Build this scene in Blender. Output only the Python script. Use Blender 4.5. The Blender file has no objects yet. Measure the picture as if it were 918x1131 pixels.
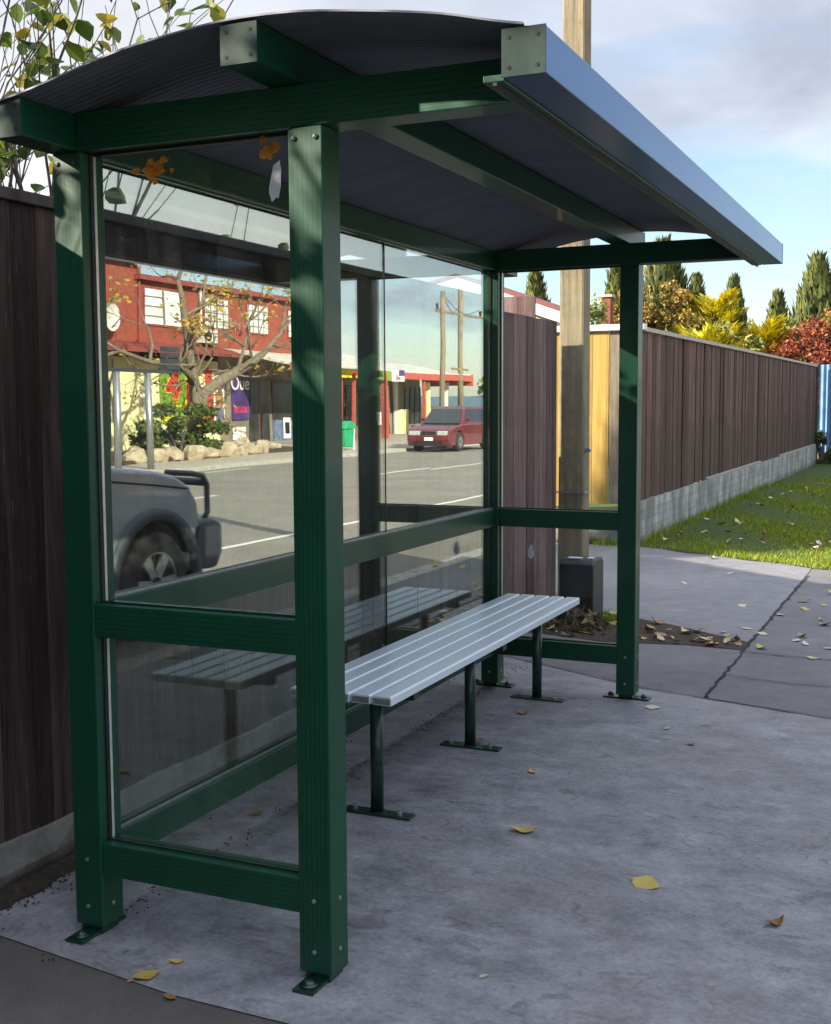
import bpy, math, random
from mathutils import Vector, Matrix
random.seed(11)
R = math.radians
D = bpy.data
sc = bpy.context.scene
COL = sc.collection
rnd = random.random
def ru(a, b): return a + (b - a) * random.random()

# ------------------------------------------------------------------ materials
class NT:
    def __init__(s, name):
        s.m = D.materials.new(name); s.m.use_nodes = True
        s.t = s.m.node_tree; s.n = s.t.nodes; s.l = s.t.links
        s.b = s.n['Principled BSDF']; s.out = s.n['Material Output']
        s._tc = None
    def new(s, typ, **kw):
        n = s.n.new(typ)
        for k, v in kw.items(): setattr(n, k, v)
        return n
    def link(s, a, b): s.l.new(a, b)
    def tc(s, which='Object'):
        if s._tc is None: s._tc = s.new('ShaderNodeTexCoord')
        return s._tc.outputs[which]
    def mapv(s, scale=(1, 1, 1), src='Object', loc=(0, 0, 0)):
        m = s.new('ShaderNodeMapping'); m.inputs['Scale'].default_value = scale; m.inputs['Location'].default_value = loc
        s.link(s.tc(src), m.inputs['Vector']); return m.outputs[0]
    def noise(s, scale, detail=4, rough=.55, vec=None, dist=0):
        n = s.new('ShaderNodeTexNoise'); n.inputs['Scale'].default_value = scale
        n.inputs['Detail'].default_value = detail; n.inputs['Roughness'].default_value = rough
        n.inputs['Distortion'].default_value = dist
        s.link(vec if vec is not None else s.tc(), n.inputs['Vector']); return n.outputs['Fac']
    def ramp(s, fac, stops):
        r = s.new('ShaderNodeValToRGB'); e = r.color_ramp.elements
        while len(e) < len(stops): e.new(.5)
        for el, (p, c) in zip(e, stops):
            el.position = p
            el.color = (c, c, c, 1) if isinstance(c, (int, float)) else (*c, 1)
        s.link(fac, r.inputs[0]); return r.outputs[0]
    def mix(s, a, b, fac, mode='MIX'):
        m = s.new('ShaderNodeMix', data_type='RGBA', blend_type=mode)
        for sock, v in ((m.inputs[6], a), (m.inputs[7], b), (m.inputs[0], fac)):
            if hasattr(v, 'links'): s.link(v, sock)
            elif isinstance(v, (int, float)): sock.default_value = v
            else: sock.default_value = (*v, 1)
        return m.outputs[2]
    def math(s, op, a, b=0., c=None):
        m = s.new('ShaderNodeMath', operation=op)
        for i, v in enumerate((a, b, c)):
            if v is None: continue
            if hasattr(v, 'links'): s.link(v, m.inputs[i])
            else: m.inputs[i].default_value = v
        return m.outputs[0]
    def color(s, c):
        if hasattr(c, 'links'): s.link(c, s.b.inputs['Base Color'])
        else: s.b.inputs['Base Color'].default_value = (*c, 1)
    def set(s, **kw):
        for k, v in kw.items():
            k = k.replace('_', ' ')
            if hasattr(v, 'links'): s.link(v, s.b.inputs[k])
            else: s.b.inputs[k].default_value = v
    def bump(s, h, strength=.3, dist=.01):
        b = s.new('ShaderNodeBump'); b.inputs['Strength'].default_value = strength; b.inputs['Distance'].default_value = dist
        s.link(h, b.inputs['Height']); s.link(b.outputs[0], s.b.inputs['Normal']); return b
    def island(s):
        g = s.new('ShaderNodeNewGeometry'); return g.outputs['Random Per Island']
    def objrand(s):
        g = s.new('ShaderNodeObjectInfo'); return g.outputs['Random']

def simple(name, c, rough=.6, metal=0, var=.12, scale=8, **kw):
    t = NT(name)
    n = t.noise(scale, 5)
    t.color(t.mix(tuple(x * (1 - var) for x in c), tuple(min(1, x * (1 + var)) for x in c), t.ramp(n, [(.35, 0), (.65, 1)])))
    t.set(Roughness=rough, Metallic=metal)
    if kw: t.set(**kw)
    return t.m

def green_paint(name, axis, base=(.0022, .048, .024), rough=.43, coat=.12):
    """powder coated reeded aluminium extrusion; axis = the long axis of the member"""
    t = NT(name)
    geo = t.new('ShaderNodeNewGeometry')
    sepn = t.new('ShaderNodeSeparateXYZ'); t.link(geo.outputs['Normal'], sepn.inputs[0])
    sepg = t.new('ShaderNodeSeparateXYZ'); t.link(t.tc('Generated'), sepg.inputs[0])
    cx = [i for i in range(3) if i != axis]
    a, b = cx
    isa = t.math('GREATER_THAN', t.math('ABSOLUTE', sepn.outputs[a]), .5)
    u = t.math('ADD', t.math('MULTIPLY', sepg.outputs[b], isa), t.math('MULTIPLY', sepg.outputs[a], t.math('SUBTRACT', 1., isa)))
    w = t.math('SUBTRACT', t.math('MULTIPLY', u, 7.), .5)
    fr = t.math('ABSOLUTE', t.math('SUBTRACT', t.math('FRACT', w), .5))
    line = t.math('LESS_THAN', fr, .09)
    win = t.math('MULTIPLY', t.math('GREATER_THAN', u, .13), t.math('LESS_THAN', u, .87))
    groove = t.math('MULTIPLY', line, win)
    n = t.noise(5, 4, .6)
    t.color(t.mix(t.mix(base, tuple(x * 1.35 for x in base), t.ramp(n, [(.3, 0), (.7, 1)])), (.001, .008, .005), t.math('MULTIPLY', groove, .55)))
    t.set(Roughness=rough, Coat_Weight=coat, Coat_Roughness=.07, Specular_IOR_Level=.42)
    h = t.math('SUBTRACT', 0., groove)
    t.bump(h, .25, .002)
    return t.m

M = {}
M['gx'] = green_paint('green powder coat along x', 0)
M['gy'] = green_paint('green powder coat along y', 1)
M['gz'] = green_paint('green powder coat along z', 2)
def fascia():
    t = NT('front beam sky sheen blue')
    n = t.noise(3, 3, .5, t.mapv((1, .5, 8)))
    t.color(t.mix((.055, .15, .31), (.08, .19, .36), n)); t.set(Roughness=.3, Metallic=1., Coat_Weight=0.)  # reflected sky blue is painted into the metallic base colour
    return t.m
M['fascia'] = fascia()
M['gplain'] = simple('dark green paint', (.004, .028, .018), .35, 0, .3, 30, Coat_Weight=.3)
M['cap'] = simple('grey green cap plate', (.006, .024, .018), .75, .0, .25, 25)
M['hole'] = simple('black void', (.004, .004, .004), .8)
M['steel'] = simple('galvanised steel', (.42, .43, .44), .38, .8, .2, 40)
M['alu_strip'] = simple('bare aluminium glazing edge', (.7, .72, .7), .35, .5, .1, 20)
M['rubber'] = simple('black glazing gasket', (.006, .007, .007), .5)

def mirror_glass(name, lo, hi, p, tint, dirt=.05):
    t = NT(name)
    lw = t.new('ShaderNodeLayerWeight'); lw.inputs[0].default_value = .5
    fac = t.math('ADD', t.math('MULTIPLY', t.math('POWER', lw.outputs['Facing'], p), hi), lo)
    tr = t.new('ShaderNodeBsdfTransparent'); tr.inputs[0].default_value = (*tint, 1)
    gl = t.new('ShaderNodeBsdfGlossy'); gl.inputs['Roughness'].default_value = 0.0
    gl.inputs[0].default_value = (.97, 1, .98, 1)
    bp = t.new('ShaderNodeBump'); bp.inputs['Strength'].default_value = 1.; bp.inputs['Distance'].default_value = .0005
    t.link(t.noise(1.7, 1, .4), bp.inputs['Height']); t.link(bp.outputs[0], gl.inputs['Normal'])
    df = t.new('ShaderNodeBsdfDiffuse'); df.inputs[0].default_value = (.5, .5, .47, 1)
    m1 = t.new('ShaderNodeMixShader'); t.link(fac, m1.inputs[0]); t.link(tr.outputs[0], m1.inputs[1]); t.link(gl.outputs[0], m1.inputs[2])
    sm = t.ramp(t.noise(3.5, 6, .65, t.mapv((1, 1, .55)), .6), [(.45, 0), (.8, 1)])
    fine = t.ramp(t.noise(70, 2, .5), [(.66, 0), (.72, 1)])
    dm = t.math('MULTIPLY', t.math('ADD', sm, t.math('MULTIPLY', fine, .8)), dirt)
    m2 = t.new('ShaderNodeMixShader'); t.link(dm, m2.inputs[0]); t.link(m1.outputs[0], m2.inputs[1]); t.link(df.outputs[0], m2.inputs[2])
    t.link(m2.outputs[0], t.out.inputs[0])
    return t.m
M['glass_back_hi'] = mirror_glass('upper back glass', .18, .38, 1.2, (.97, 1, .98), .05)
M['glass_back_lo'] = mirror_glass('lower back glass', .022, .24, 1.5, (.95, .98, .96), .04)
M['glass_back_far'] = mirror_glass('lower far back glass', .06, .36, 1.4, (.95, .98, .96), .03)
M['glass_end'] = mirror_glass('clear end glass', .008, .3, 3, (.98, 1, .99), .025)
M['glass_end_lo'] = mirror_glass('clear end lower glass', .01, .3, 3, (.97, 1, .98), .05)

def roofm(name, c1, c2, rough, metal):
    t = NT(name)
    n = t.noise(4, 6, .6, t.mapv((.6, 2.2, 1)))
    t.color(t.mix(c1, c2, t.ramp(n, [(.3, 0), (.7, 1)]))); t.set(Roughness=rough, Metallic=metal)
    return t.m
M['roof'] = roofm('grey roof sheet', (.10, .108, .14), (.15, .16, .20), .5, .1)
def slat():
    t = NT('anodised aluminium slat')
    n = t.noise(5, 5, .6, t.mapv((4, 60, 4)))
    v = t.noise(2, 4, .6)
    t.color(t.mix((.76, .87, .98), (.85, .94, 1.0), t.mix(n, v, .5))); t.set(Roughness=.36, Metallic=.3)
    t.bump(n, .05, .002)
    return t.m
M['slat'] = slat()

def concrete_pad():
    t = NT('stained concrete pad')
    big = t.noise(.9, 6, .6, None, .4); mid = t.noise(3.6, 10, .78, t.mapv((1, 1.25, 1))); fine = t.noise(60, 4, .7)
    c = t.mix((.140, .140, .158), (.335, .335, .362), t.ramp(mid, [(.36, 0), (.66, 1)]))
    c = t.mix(c, (.20, .165, .14), t.math('MULTIPLY', t.ramp(big, [(.46, 0), (.70, 1)]), .5))
    st = t.ramp(t.noise(4.7, 8, .68, t.mapv((1, 1.5, 1), loc=(3, 1, 0)), .9), [(.57, 0), (.70, 1)])
    c = t.mix(c, (.055, .047, .046), t.math('MULTIPLY', st, .6))
    st2 = t.ramp(t.noise(16, 5, .7, t.mapv((1, 1.3, 1), loc=(7, 1, 0)), .5), [(.63, 0), (.72, 1)])
    c = t.mix(c, (.05, .04, .036), t.math('MULTIPLY', st2, .6))
    lt = t.ramp(t.noise(2.2, 7, .7, t.mapv((1, 2.4, 1), loc=(11, 4, 0)), .5), [(.58, 0), (.72, 1)])
    c = t.mix(c, (.42, .41, .42), t.math('MULTIPLY', lt, .55))
    vo = t.new('ShaderNodeTexVoronoi', feature='DISTANCE_TO_EDGE'); vo.inputs['Scale'].default_value = .55; vo.inputs['Randomness'].default_value = 1.
    wv = t.new('ShaderNodeVectorMath', operation='ADD'); nn = t.new('ShaderNodeTexNoise'); nn.inputs['Scale'].default_value = 2.; nn.inputs['Detail'].default_value = 8; t.link(t.tc(), nn.inputs['Vector'])
    t.link(t.tc(), wv.inputs[0]); t.link(nn.outputs['Color'], wv.inputs[1]); t.link(wv.outputs[0], vo.inputs['Vector'])
    c = t.mix(c, (.05, .045, .045), t.math('MULTIPLY', t.ramp(vo.outputs['Distance'], [(.0, 1), (.0035, 0)]), t.ramp(t.noise(1.1, 3), [(.5, 0), (.6, .55)])))
    sp = t.ramp(fine, [(.3, .78), (.6, 1.1)])
    c = t.mix(c, sp, 1., 'MULTIPLY')
    pits = t.ramp(t.noise(120, 2, .5), [(.70, 1), (.75, .55)])
    c = t.mix(c, pits, 1., 'MULTIPLY')
    t.color(c); t.set(Roughness=t.ramp(mid, [(.3, .55), (.7, .8)]))
    t.bump(t.math('ADD', t.math('MULTIPLY', fine, .5), mid), .35, .006)
    return t.m
M['pad'] = concrete_pad()
def asphalt(name, c1, c2, aggr=160, br=(.85, 1.2), wet=.85):
    t = NT(name)
    big = t.noise(.6, 6, .6, None, .3); mid = t.noise(5, 6, .7); fine = t.noise(aggr, 3, .8)
    c = t.mix(c1, c2, t.ramp(big, [(.3, 0), (.7, 1)]))
    c = t.mix(c, t.ramp(mid, [(.3, .8), (.7, 1.15)]), 1., 'MULTIPLY')
    c = t.mix(c, t.ramp(fine, [(.3, br[0] - .25), (.7, br[1])]), 1., 'MULTIPLY')
    t.color(c); t.set(Roughness=wet)
    t.bump(fine, .5, .004)
    return t.m
M['asphalt_near'] = asphalt('dark damp asphalt footpath', (.06, .053, .048), (.15, .135, .12))
M['asphalt_drive'] = asphalt('smooth grey driveway', (.18, .175, .188), (.255, .248, .255))
M['path_slab'] = asphalt('worn footpath slab', (.12, .118, .126), (.20, .192, .20))
M['road'] = asphalt('dry pale chipseal road', (.21, .19, .15), (.29, .265, .215), 60)
M['road_edge'] = asphalt('far footpath concrete', (.40, .36, .28), (.50, .45, .36), 60)
M['kerb'] = simple('kerb concrete', (.36, .34, .30), .8, 0, .3, 14)
M['paint'] = simple('worn white road paint', (.72, .70, .62), .7, 0, .15, 20)
M['crack'] = simple('dark joint', (.02, .018, .016), .95, 0, .4, 30)
def soil():
    t = NT('dark leaf mould soil')
    n = t.noise(30, 8, .8); t.color(t.mix((.018, .014, .010), (.12, .088, .06), t.ramp(n, [(.35, 0), (.7, 1)])))
    t.set(Roughness=.95); t.bump(n, 1., .03); return t.m
M['soil'] = soil()
def grassground():
    t = NT('lawn ground')
    n = t.noise(2, 6, .6); f = t.noise(90, 4, .8)
    c = t.mix((.045, .082, .008), (.09, .14, .014), n); c = t.mix(c, t.ramp(f, [(.3, .5), (.7, 1.3)]), 1., 'MULTIPLY')
    t.color(c); t.set(Roughness=.9); t.bump(f, 1., .03); return t.m
M['lawn'] = grassground()

def boards(name, c1, c2, c3, rough=.75, axis=1, streak=.8, damp=None):
    t = NT(name)
    isl = t.island()
    sc_ = (9, 9, .55)
    off = t.new('ShaderNodeVectorMath', operation='SCALE'); 
    comb = t.new('ShaderNodeCombineXYZ'); 
    for i in range(3): t.link(isl, comb.inputs[i])
    t.link(comb.outputs[0], off.inputs[0]); off.inputs['Scale'].default_value = 37.
    add = t.new('ShaderNodeVectorMath', operation='ADD'); t.link(t.mapv(sc_), add.inputs[0]); t.link(off.outputs[0], add.inputs[1])
    grain = t.noise(2.2, 8, .75, add.outputs[0], .6)
    fine = t.noise(9, 4, .7, add.outputs[0])
    c = t.mix(c1, c2, t.ramp(grain, [(.36, 0), (.64, 1)]))
    c = t.mix(c, t.ramp(isl, [(0, .55), (.4, .95), (.7, 1.1), (1, 1.45)]), 1., 'MULTIPLY')
    c = t.mix(c, c3, t.math('MULTIPLY', t.ramp(fine, [(.62, 0), (.72, 1)]), streak))
    if damp:
        sep = t.new('ShaderNodeSeparateXYZ'); t.link(t.tc(), sep.inputs[0])
        edge = t.math('ADD', sep.outputs[2], t.math('MULTIPLY', t.noise(1.4, 4, .6), 1.4))
        c = t.mix(c, t.ramp(edge, [(.0, .0), (1., 1.)]), 0., 'MULTIPLY')
        dm = t.ramp(t.math('MULTIPLY', edge, .33), [(.62, 1.), (.70, 0.)])
        c = t.mix(c, damp, t.math('MULTIPLY', dm, .55))
    t.color(c); t.set(Roughness=rough, Specular_IOR_Level=.15)
    t.bump(t.math('ADD', grain, t.math('MULTIPLY', fine, .5)), .5, .006)
    return t.m
M['near_boards'] = boards('black brown stained boards', (.026, .017, .015), (.082, .053, .049), (.34, .26, .19), .85, streak=.4)
M['long_boards'] = boards('weathered purple brown boards', (.055, .032, .026), (.19, .120, .095), (.30, .22, .17), .8, streak=.5, damp=(.09, .066, .05))
M['end_boards'] = boards('purple brown boards beside pole', (.07, .042, .042), (.165, .105, .102), (.03, .02, .02), .8, streak=.5)
M['new_boards'] = boards('new yellow pine boards', (.24, .145, .035), (.36, .235, .07), (.14, .08, .02), .6, streak=.4)
M['grey_boards'] = boards('old grey boards', (.14, .11, .08), (.26, .21, .16), (.06, .045, .03), .8)
M['caprail'] = boards('weathered cap rail', (.10, .08, .07), (.20, .17, .15), (.05, .04, .03), .8)
M['caprail_dark'] = boards('dark cap rail', (.045, .035, .032), (.11, .088, .078), (.03, .02, .02), .8)
M['caprail_pale'] = boards('pale cap rail', (.36, .33, .29), (.52, .48, .43), (.12, .1, .08), .8)
def plinth():
    t = NT('mossy concrete plinth')
    n = t.noise(6, 8, .7); m = t.noise(14, 6, .75)
    c = t.mix((.10, .095, .085), (.26, .25, .23), t.ramp(n, [(.3, 0), (.7, 1)]))
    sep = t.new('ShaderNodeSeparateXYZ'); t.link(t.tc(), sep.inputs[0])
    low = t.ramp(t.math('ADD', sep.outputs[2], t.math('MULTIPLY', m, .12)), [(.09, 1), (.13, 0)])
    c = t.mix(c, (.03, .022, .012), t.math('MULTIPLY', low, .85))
    t.color(c); t.set(Roughness=.9); t.bump(m, .8, .015); return t.m
M['plinth'] = plinth()
def blocks():
    t = NT('painted concrete block base')
    comb = t.new('ShaderNodeCombineXYZ'); sep = t.new('ShaderNodeSeparateXYZ'); t.link(t.tc(), sep.inputs[0])
    t.link(sep.outputs[1], comb.inputs[0]); t.link(sep.outputs[2], comb.inputs[1])
    b = t.new('ShaderNodeTexBrick'); t.link(comb.outputs[0], b.inputs['Vector'])
    b.inputs['Scale'].default_value = 1; b.inputs['Brick Width'].default_value = .4; b.inputs['Row Height'].default_value = .1
    b.inputs['Mortar Size'].default_value = .006; b.inputs['Color1'].default_value = (.38, .40, .39, 1); b.inputs['Color2'].default_value = (.50, .52, .50, 1)
    b.inputs['Mortar'].default_value = (.31, .32, .31, 1); b.inputs['Bias'].default_value = 0
    n = t.noise(3, 8, .7, t.mapv((1, 1, .35)))
    c = t.mix(b.outputs['Color'], (.13, .135, .12), t.math('MULTIPLY', t.ramp(n, [(.40, 0), (.58, 1)]), .8))
    low = t.ramp(t.math('ADD', sep.outputs[2], t.math('MULTIPLY', t.noise(4, 4), .35)), [(.2, 1), (.34, 0)])
    c = t.mix(c, (.10, .105, .045), t.math('MULTIPLY', low, .8))
    t.color(c); t.set(Roughness=.85); t.bump(b.outputs['Fac'], -.6, .01); return t.m
M['blocks'] = blocks()
def polem():
    t = NT('weathered timber utility pole')
    n = t.noise(2.2, 8, .75, t.mapv((14, 14, .5)), .5); m = t.noise(3, 6, .7)
    c = t.mix((.115, .095, .066), (.32, .255, .155), t.ramp(n, [(.3, 0), (.7, 1)]))
    c = t.mix(c, (.10, .085, .06), t.math('MULTIPLY', t.ramp(m, [(.46, 0), (.62, 1)]), .6))
    t.color(c); t.set(Roughness=.85); t.bump(n, .7, .012); return t.m
M['pole'] = polem()
def leafm(name, stops, rough=.6, trans=.25):
    t = NT(name)
    isl = t.island()
    c = t.ramp(isl, stops)
    c = t.mix(c, t.ramp(t.noise(9, 3), [(.3, .75), (.7, 1.2)]), 1., 'MULTIPLY')
    t.color(c); t.set(Roughness=rough)
    if trans:
        tr = t.new('ShaderNodeBsdfTranslucent'); t.link(c, tr.inputs[0])
        mx = t.new('ShaderNodeMixShader'); mx.inputs[0].default_value = trans
        t.link(t.b.outputs[0], mx.inputs[1]); t.link(tr.outputs[0], mx.inputs[2]); t.link(mx.outputs[0], t.out.inputs[0])
    return t.m
M['leaf_green'] = leafm('green shrub leaf', [(0, (.04, .07, .012)), (.5, (.08, .13, .02)), (.8, (.19, .22, .03)), (1, (.38, .26, .03))], .45, .45)
M['cypress'] = leafm('cypress spray', [(0, (.035, .052, .014)), (.5, (.075, .10, .022)), (.85, (.15, .16, .03)), (1, (.22, .21, .045))], .8, .1)
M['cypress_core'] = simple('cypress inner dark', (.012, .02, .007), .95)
M['gold'] = leafm('golden conifer spray', [(0, (.30, .27, .01)), (.5, (.66, .56, .015)), (1, (.88, .76, .04))], .7, .3)
M['amber'] = leafm('amber autumn leaf', [(0, (.10, .12, .02)), (.4, (.22, .19, .035)), (.8, (.38, .22, .05)), (1, (.45, .20, .07))], .7, .25)
M['redleaf'] = leafm('red autumn leaf', [(0, (.11, .022, .012)), (.5, (.30, .055, .028)), (1, (.42, .15, .06))], .7, .25)
M['lime'] = leafm('yellow green leaf', [(0, (.12, .14, .02)), (.5, (.25, .27, .05)), (1, (.45, .42, .12))], .7, .2)
M['bush'] = leafm('mid green bush leaf', [(0, (.03, .05, .012)), (.6, (.08, .12, .025)), (1, (.18, .20, .05))], .7, .15)
M['autumn'] = leafm('ochre tree leaf', [(0, (.25, .20, .03)), (.6, (.45, .32, .05)), (1, (.55, .30, .05))], .7, .3)
M['dead_grass'] = leafm('dry brown tuft', [(0, (.08, .05, .03)), (1, (.22, .16, .09))], .9, 0)
M['grass'] = leafm('grass blade', [(0, (.10, .17, .010)), (.6, (.24, .32, .018)), (1, (.50, .48, .03))], .6, .35)
def bark(name, a, b):
    t = NT(name); n = t.noise(12, 7, .75, t.mapv((1, 1, .3))); t.color(t.mix(a, b, t.ramp(n, [(.35, 0), (.65, 1)]))); t.set(Roughness=.9); t.bump(n, .7, .02); return t.m
M['bark'] = bark('grey twig bark', (.05, .045, .04), (.17, .15, .135))
M['bark2'] = bark('street tree bark', (.10, .08, .055), (.26, .21, .145))
def litterm(name, stops):
    t = NT(name)
    c = t.ramp(t.objrand(), stops)
    c = t.mix(c, t.ramp(t.noise(45, 4, .7), [(.35, .55), (.6, 1.15)]), 1., 'MULTIPLY')
    t.color(c); t.set(Roughness=.55); return t.m
M['dl_mix'] = litterm('mixed dry leaf', [(0, (.13, .07, .03)), (.25, (.34, .19, .07)), (.45, (.50, .37, .18)), (.7, (.60, .50, .32)), (.9, (.50, .36, .05)), (1, (.28, .04, .02))])
M['dl_yellow'] = litterm('yellow leaf', [(0, (.50, .36, .07)), (1, (.60, .44, .12))])
M['dl_brown'] = litterm('brown leaf', [(0, (.22, .10, .03)), (1, (.30, .15, .05))])
M['dl_pale'] = litterm('pale cream leaf', [(0, (.55, .48, .33)), (1, (.62, .56, .42))])
M['dl_gold'] = litterm('gutter leaf', [(0, (.40, .16, .02)), (.5, (.62, .36, .03)), (1, (.75, .55, .08))])
M['white_paint'] = simple('white painted board', (.78, .77, .74), .5, 0, .05, 5)
M['red_roof'] = simple('maroon iron roof', (.22, .05, .04), .6, 0, .2, 3)
M['grey_roof'] = simple('pale iron roof', (.52, .50, .46), .55, .2, .15, 2)
M['cream'] = simple('cream weatherboard', (.62, .58, .46), .7, 0, .08, 3)
M['plastic_box'] = simple('charcoal plastic', (.010, .012, .017), .45, 0, .3, 12)
M['blue_fence'] = simple('blue iron fence', (.14, .26, .46), .5, .1, .15, 4)
M['white_scrap'] = simple('torn white paper', (.6, .6, .64), .7, 0, .1, 30)
M['orange_scrap'] = leafm('orange dried leaf on glass', [(0, (.50, .16, .015)), (1, (.80, .38, .05))], .6, .5)

# ------------------------------------------------------------------ mesh builder
ORG = {}
class MB:
    def __init__(s): s.v = []; s.f = []; s.marks = []
    def add(s, vs, fs):
        o = len(s.v); s.v += [tuple(p) for p in vs]; s.f += [tuple(i + o for i in f) for f in fs]; return s
    def box(s, x0, x1, y0, y1, z0, z1, mat=None):
        vs = [Vector((x, y, z)) for z in (z0, z1) for y in (y0, y1) for x in (x0, x1)]
        if mat is not None: vs = [mat @ p for p in vs]
        return s.add(vs, [(0, 2, 3, 1), (4, 5, 7, 6), (0, 1, 5, 4), (2, 6, 7, 3), (0, 4, 6, 2), (1, 3, 7, 5)])
    def prism(s, poly, axis, a, b):
        """extrude a 2D polygon along an axis; poly gives the two other coordinates in xyz order"""
        def P(q, t):
            if axis == 0: return (t, q[0], q[1])
            if axis == 1: return (q[0], t, q[1])
            return (q[0], q[1], t)
        n = len(poly)
        vs = [P(q, a) for q in poly] + [P(q, b) for q in poly]
        area = sum(poly[i][0] * poly[(i + 1) % n][1] - poly[(i + 1) % n][0] * poly[i][1] for i in range(n))
        flip = (area < 0) ^ (axis == 1) ^ (b < a)
        fs = [tuple(reversed(range(n))), tuple(range(n, 2 * n))] + [(i, (i + 1) % n, n + (i + 1) % n, n + i) for i in range(n)]
        if flip: fs = [tuple(reversed(f)) for f in fs]
        return s.add(vs, fs)
    def tube(s, pts, rad, n=8, cap=True, jit=0):
        pts = [Vector(p) for p in pts]
        if isinstance(rad, (int, float)): rad = [rad] * len(pts)
        rings = []; prev = None
        for i, p in enumerate(pts):
            d = (pts[min(i + 1, len(pts) - 1)] - pts[max(i - 1, 0)])
            if d.length < 1e-9: d = Vector((0, 0, 1))
            d.normalize()
            if prev is None:
                up = Vector((0, 0, 1)) if abs(d.z) < .95 else Vector((0, 1, 0))
                a = d.cross(up).normalized()
            else:
                a = (prev - d * prev.dot(d)); a = a.normalized() if a.length > 1e-6 else d.orthogonal().normalized()
            prev = a; b = d.cross(a)
            rings.append([p + (a * math.cos(2 * math.pi * k / n) + b * math.sin(2 * math.pi * k / n)) * rad[i] * (1 + (ru(-jit, jit) if jit else 0)) for k in range(n)])
        vs = [q for r in rings for q in r]; fs = []
        for i in range(len(rings) - 1):
            for k in range(n):
                fs.append((i * n + k, i * n + (k + 1) % n, (i + 1) * n + (k + 1) % n, (i + 1) * n + k))
        if cap:
            fs.append(tuple(reversed(range(n)))); fs.append(tuple((len(rings) - 1) * n + k for k in range(n)))
        return s.add(vs, fs)
    def sheet(s, poly, z): return s.add([(x, y, z) for x, y in poly], [tuple(range(len(poly)))])
    def ball(s, c, r, n=10, m=6, sc_=(1, 1, 1), jit=0):
        vs = []; fs = []
        for i in range(m + 1):
            th = math.pi * i / m
            for k in range(n):
                ph = 2 * math.pi * k / n; j = 1 + (ru(-jit, jit) if 0 < i < m else 0)
                vs.append((c[0] + r * sc_[0] * j * math.sin(th) * math.cos(ph), c[1] + r * sc_[1] * j * math.sin(th) * math.sin(ph), c[2] + r * sc_[2] * j * math.cos(th)))
        for i in range(m):
            for k in range(n):
                fs.append((i * n + k, (i + 1) * n + k, (i + 1) * n + (k + 1) % n, i * n + (k + 1) % n))
        return s.add(vs, fs)
    def build_each(s, name, mat, parent=None, per=1, **kw):
        """one object per piece (pieces were noted by mark())"""
        out = []; ends = s.marks + ([(len(s.v), len(s.f))] if (not s.marks or s.marks[-1][0] != len(s.v)) else [])
        a, b = 0, 0
        for (va, fa) in ends:
            m = MB(); m.v = s.v[a:va]; m.f = [tuple(i - a for i in f) for f in s.f[b:fa]]; a, b = va, fa
            if m.v: out.append(m.build(name, mat, parent, **kw))
        return out
    def mark(s): s.marks.append((len(s.v), len(s.f))); return s
    def build(s, name, mat, parent=None, bevel=0, smooth=False, seg=2):
        o_ = ORG.get(parent.name, Vector()) if parent else Vector()
        me = D.meshes.new(name); me.from_pydata([(p[0] - o_.x, p[1] - o_.y, p[2] - o_.z) for p in s.v], [], s.f)
        me.validate(); me.update()
        ob = D.objects.new(name, me); COL.objects.link(ob)
        if isinstance(mat, str): mat = M[mat]
        me.materials.append(mat)
        if parent: ob.parent = parent; ORG[ob.name] = o_
        if smooth:
            for p in me.polygons: p.use_smooth = True
        if bevel:
            b = ob.modifiers.new('bevel', 'BEVEL'); b.width = bevel; b.segments = seg; b.limit_method = 'ANGLE'; b.angle_limit = R(35)
            b.harden_normals = False
        return ob
def tag(o, label=None, cat=None, group=None, kind=None):
    if label: o['label'] = label
    if cat: o['category'] = cat
    if group: o['group'] = group
    if kind: o['kind'] = kind
    return o
def thing(name, label, cat, loc, group=None):
    o = D.objects.new(name, None); COL.objects.link(o); o.location = loc; o.empty_display_size = .1
    ORG[o.name] = Vector(loc); return tag(o, label, cat, group)
def struct(o): o['kind'] = 'structure'; return o
def B(*a): return MB().box(*a)

# ------------------------------------------------------------------ ground
ground = struct(MB().add([(-400, -400, -.16), (600, -400, -.16), (600, 900, -.16), (-400, 900, -.16)], [(0, 1, 2, 3)]).build('ground', 'lawn'))
KX = 2.36       # face of the near kerb
struct(MB().add([(-30, -60, 0), (KX - .15, -60, 0), (KX - .15, 10.1, 0), (-30, 10.1, 0)], [(0, 1, 2, 3)]).build('footpath', 'asphalt_near'))
struct(MB().sheet([(-.36, -.095), (.5, -.215), (KX - .152, -.25), (KX - .152, 3.36), (1.87, 3.45), (.83, 3.73), (-.38, 4.36)], .004).build('shelter_pad', 'pad'))
struct(MB().sheet([(1.215, 3.66), (1.87, 3.458), (KX - .152, 3.368), (KX - .152, 10.09), (1.215, 10.09)], .003).build('footpath_slab', 'path_slab'))
struct(MB().sheet([(-.38, 4.37), (.83, 3.738), (1.205, 3.63), (1.205, 5.0), (.84, 5.03), (.3, 4.93), (-.38, 5.1)], .003).build('paving', 'path_slab'))
struct(MB().sheet([(-12, 6.2), (-.42, 6.2), (-.15, 6.12), (.57, 5.74), (1.2, 5.28), (1.205, 9.2), (.2, 9.85), (-.75, 10.3), (-12, 10.3)], .0035).build('driveway', 'asphalt_drive'))
struct(MB().sheet([(-.41, 5.1), (.3, 4.935), (.84, 5.035), (1.2, 5.005), (1.2, 5.275), (.57, 5.735), (-.15, 6.115), (-.41, 6.18)], .006).build('soil_bed', 'soil'))
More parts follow.
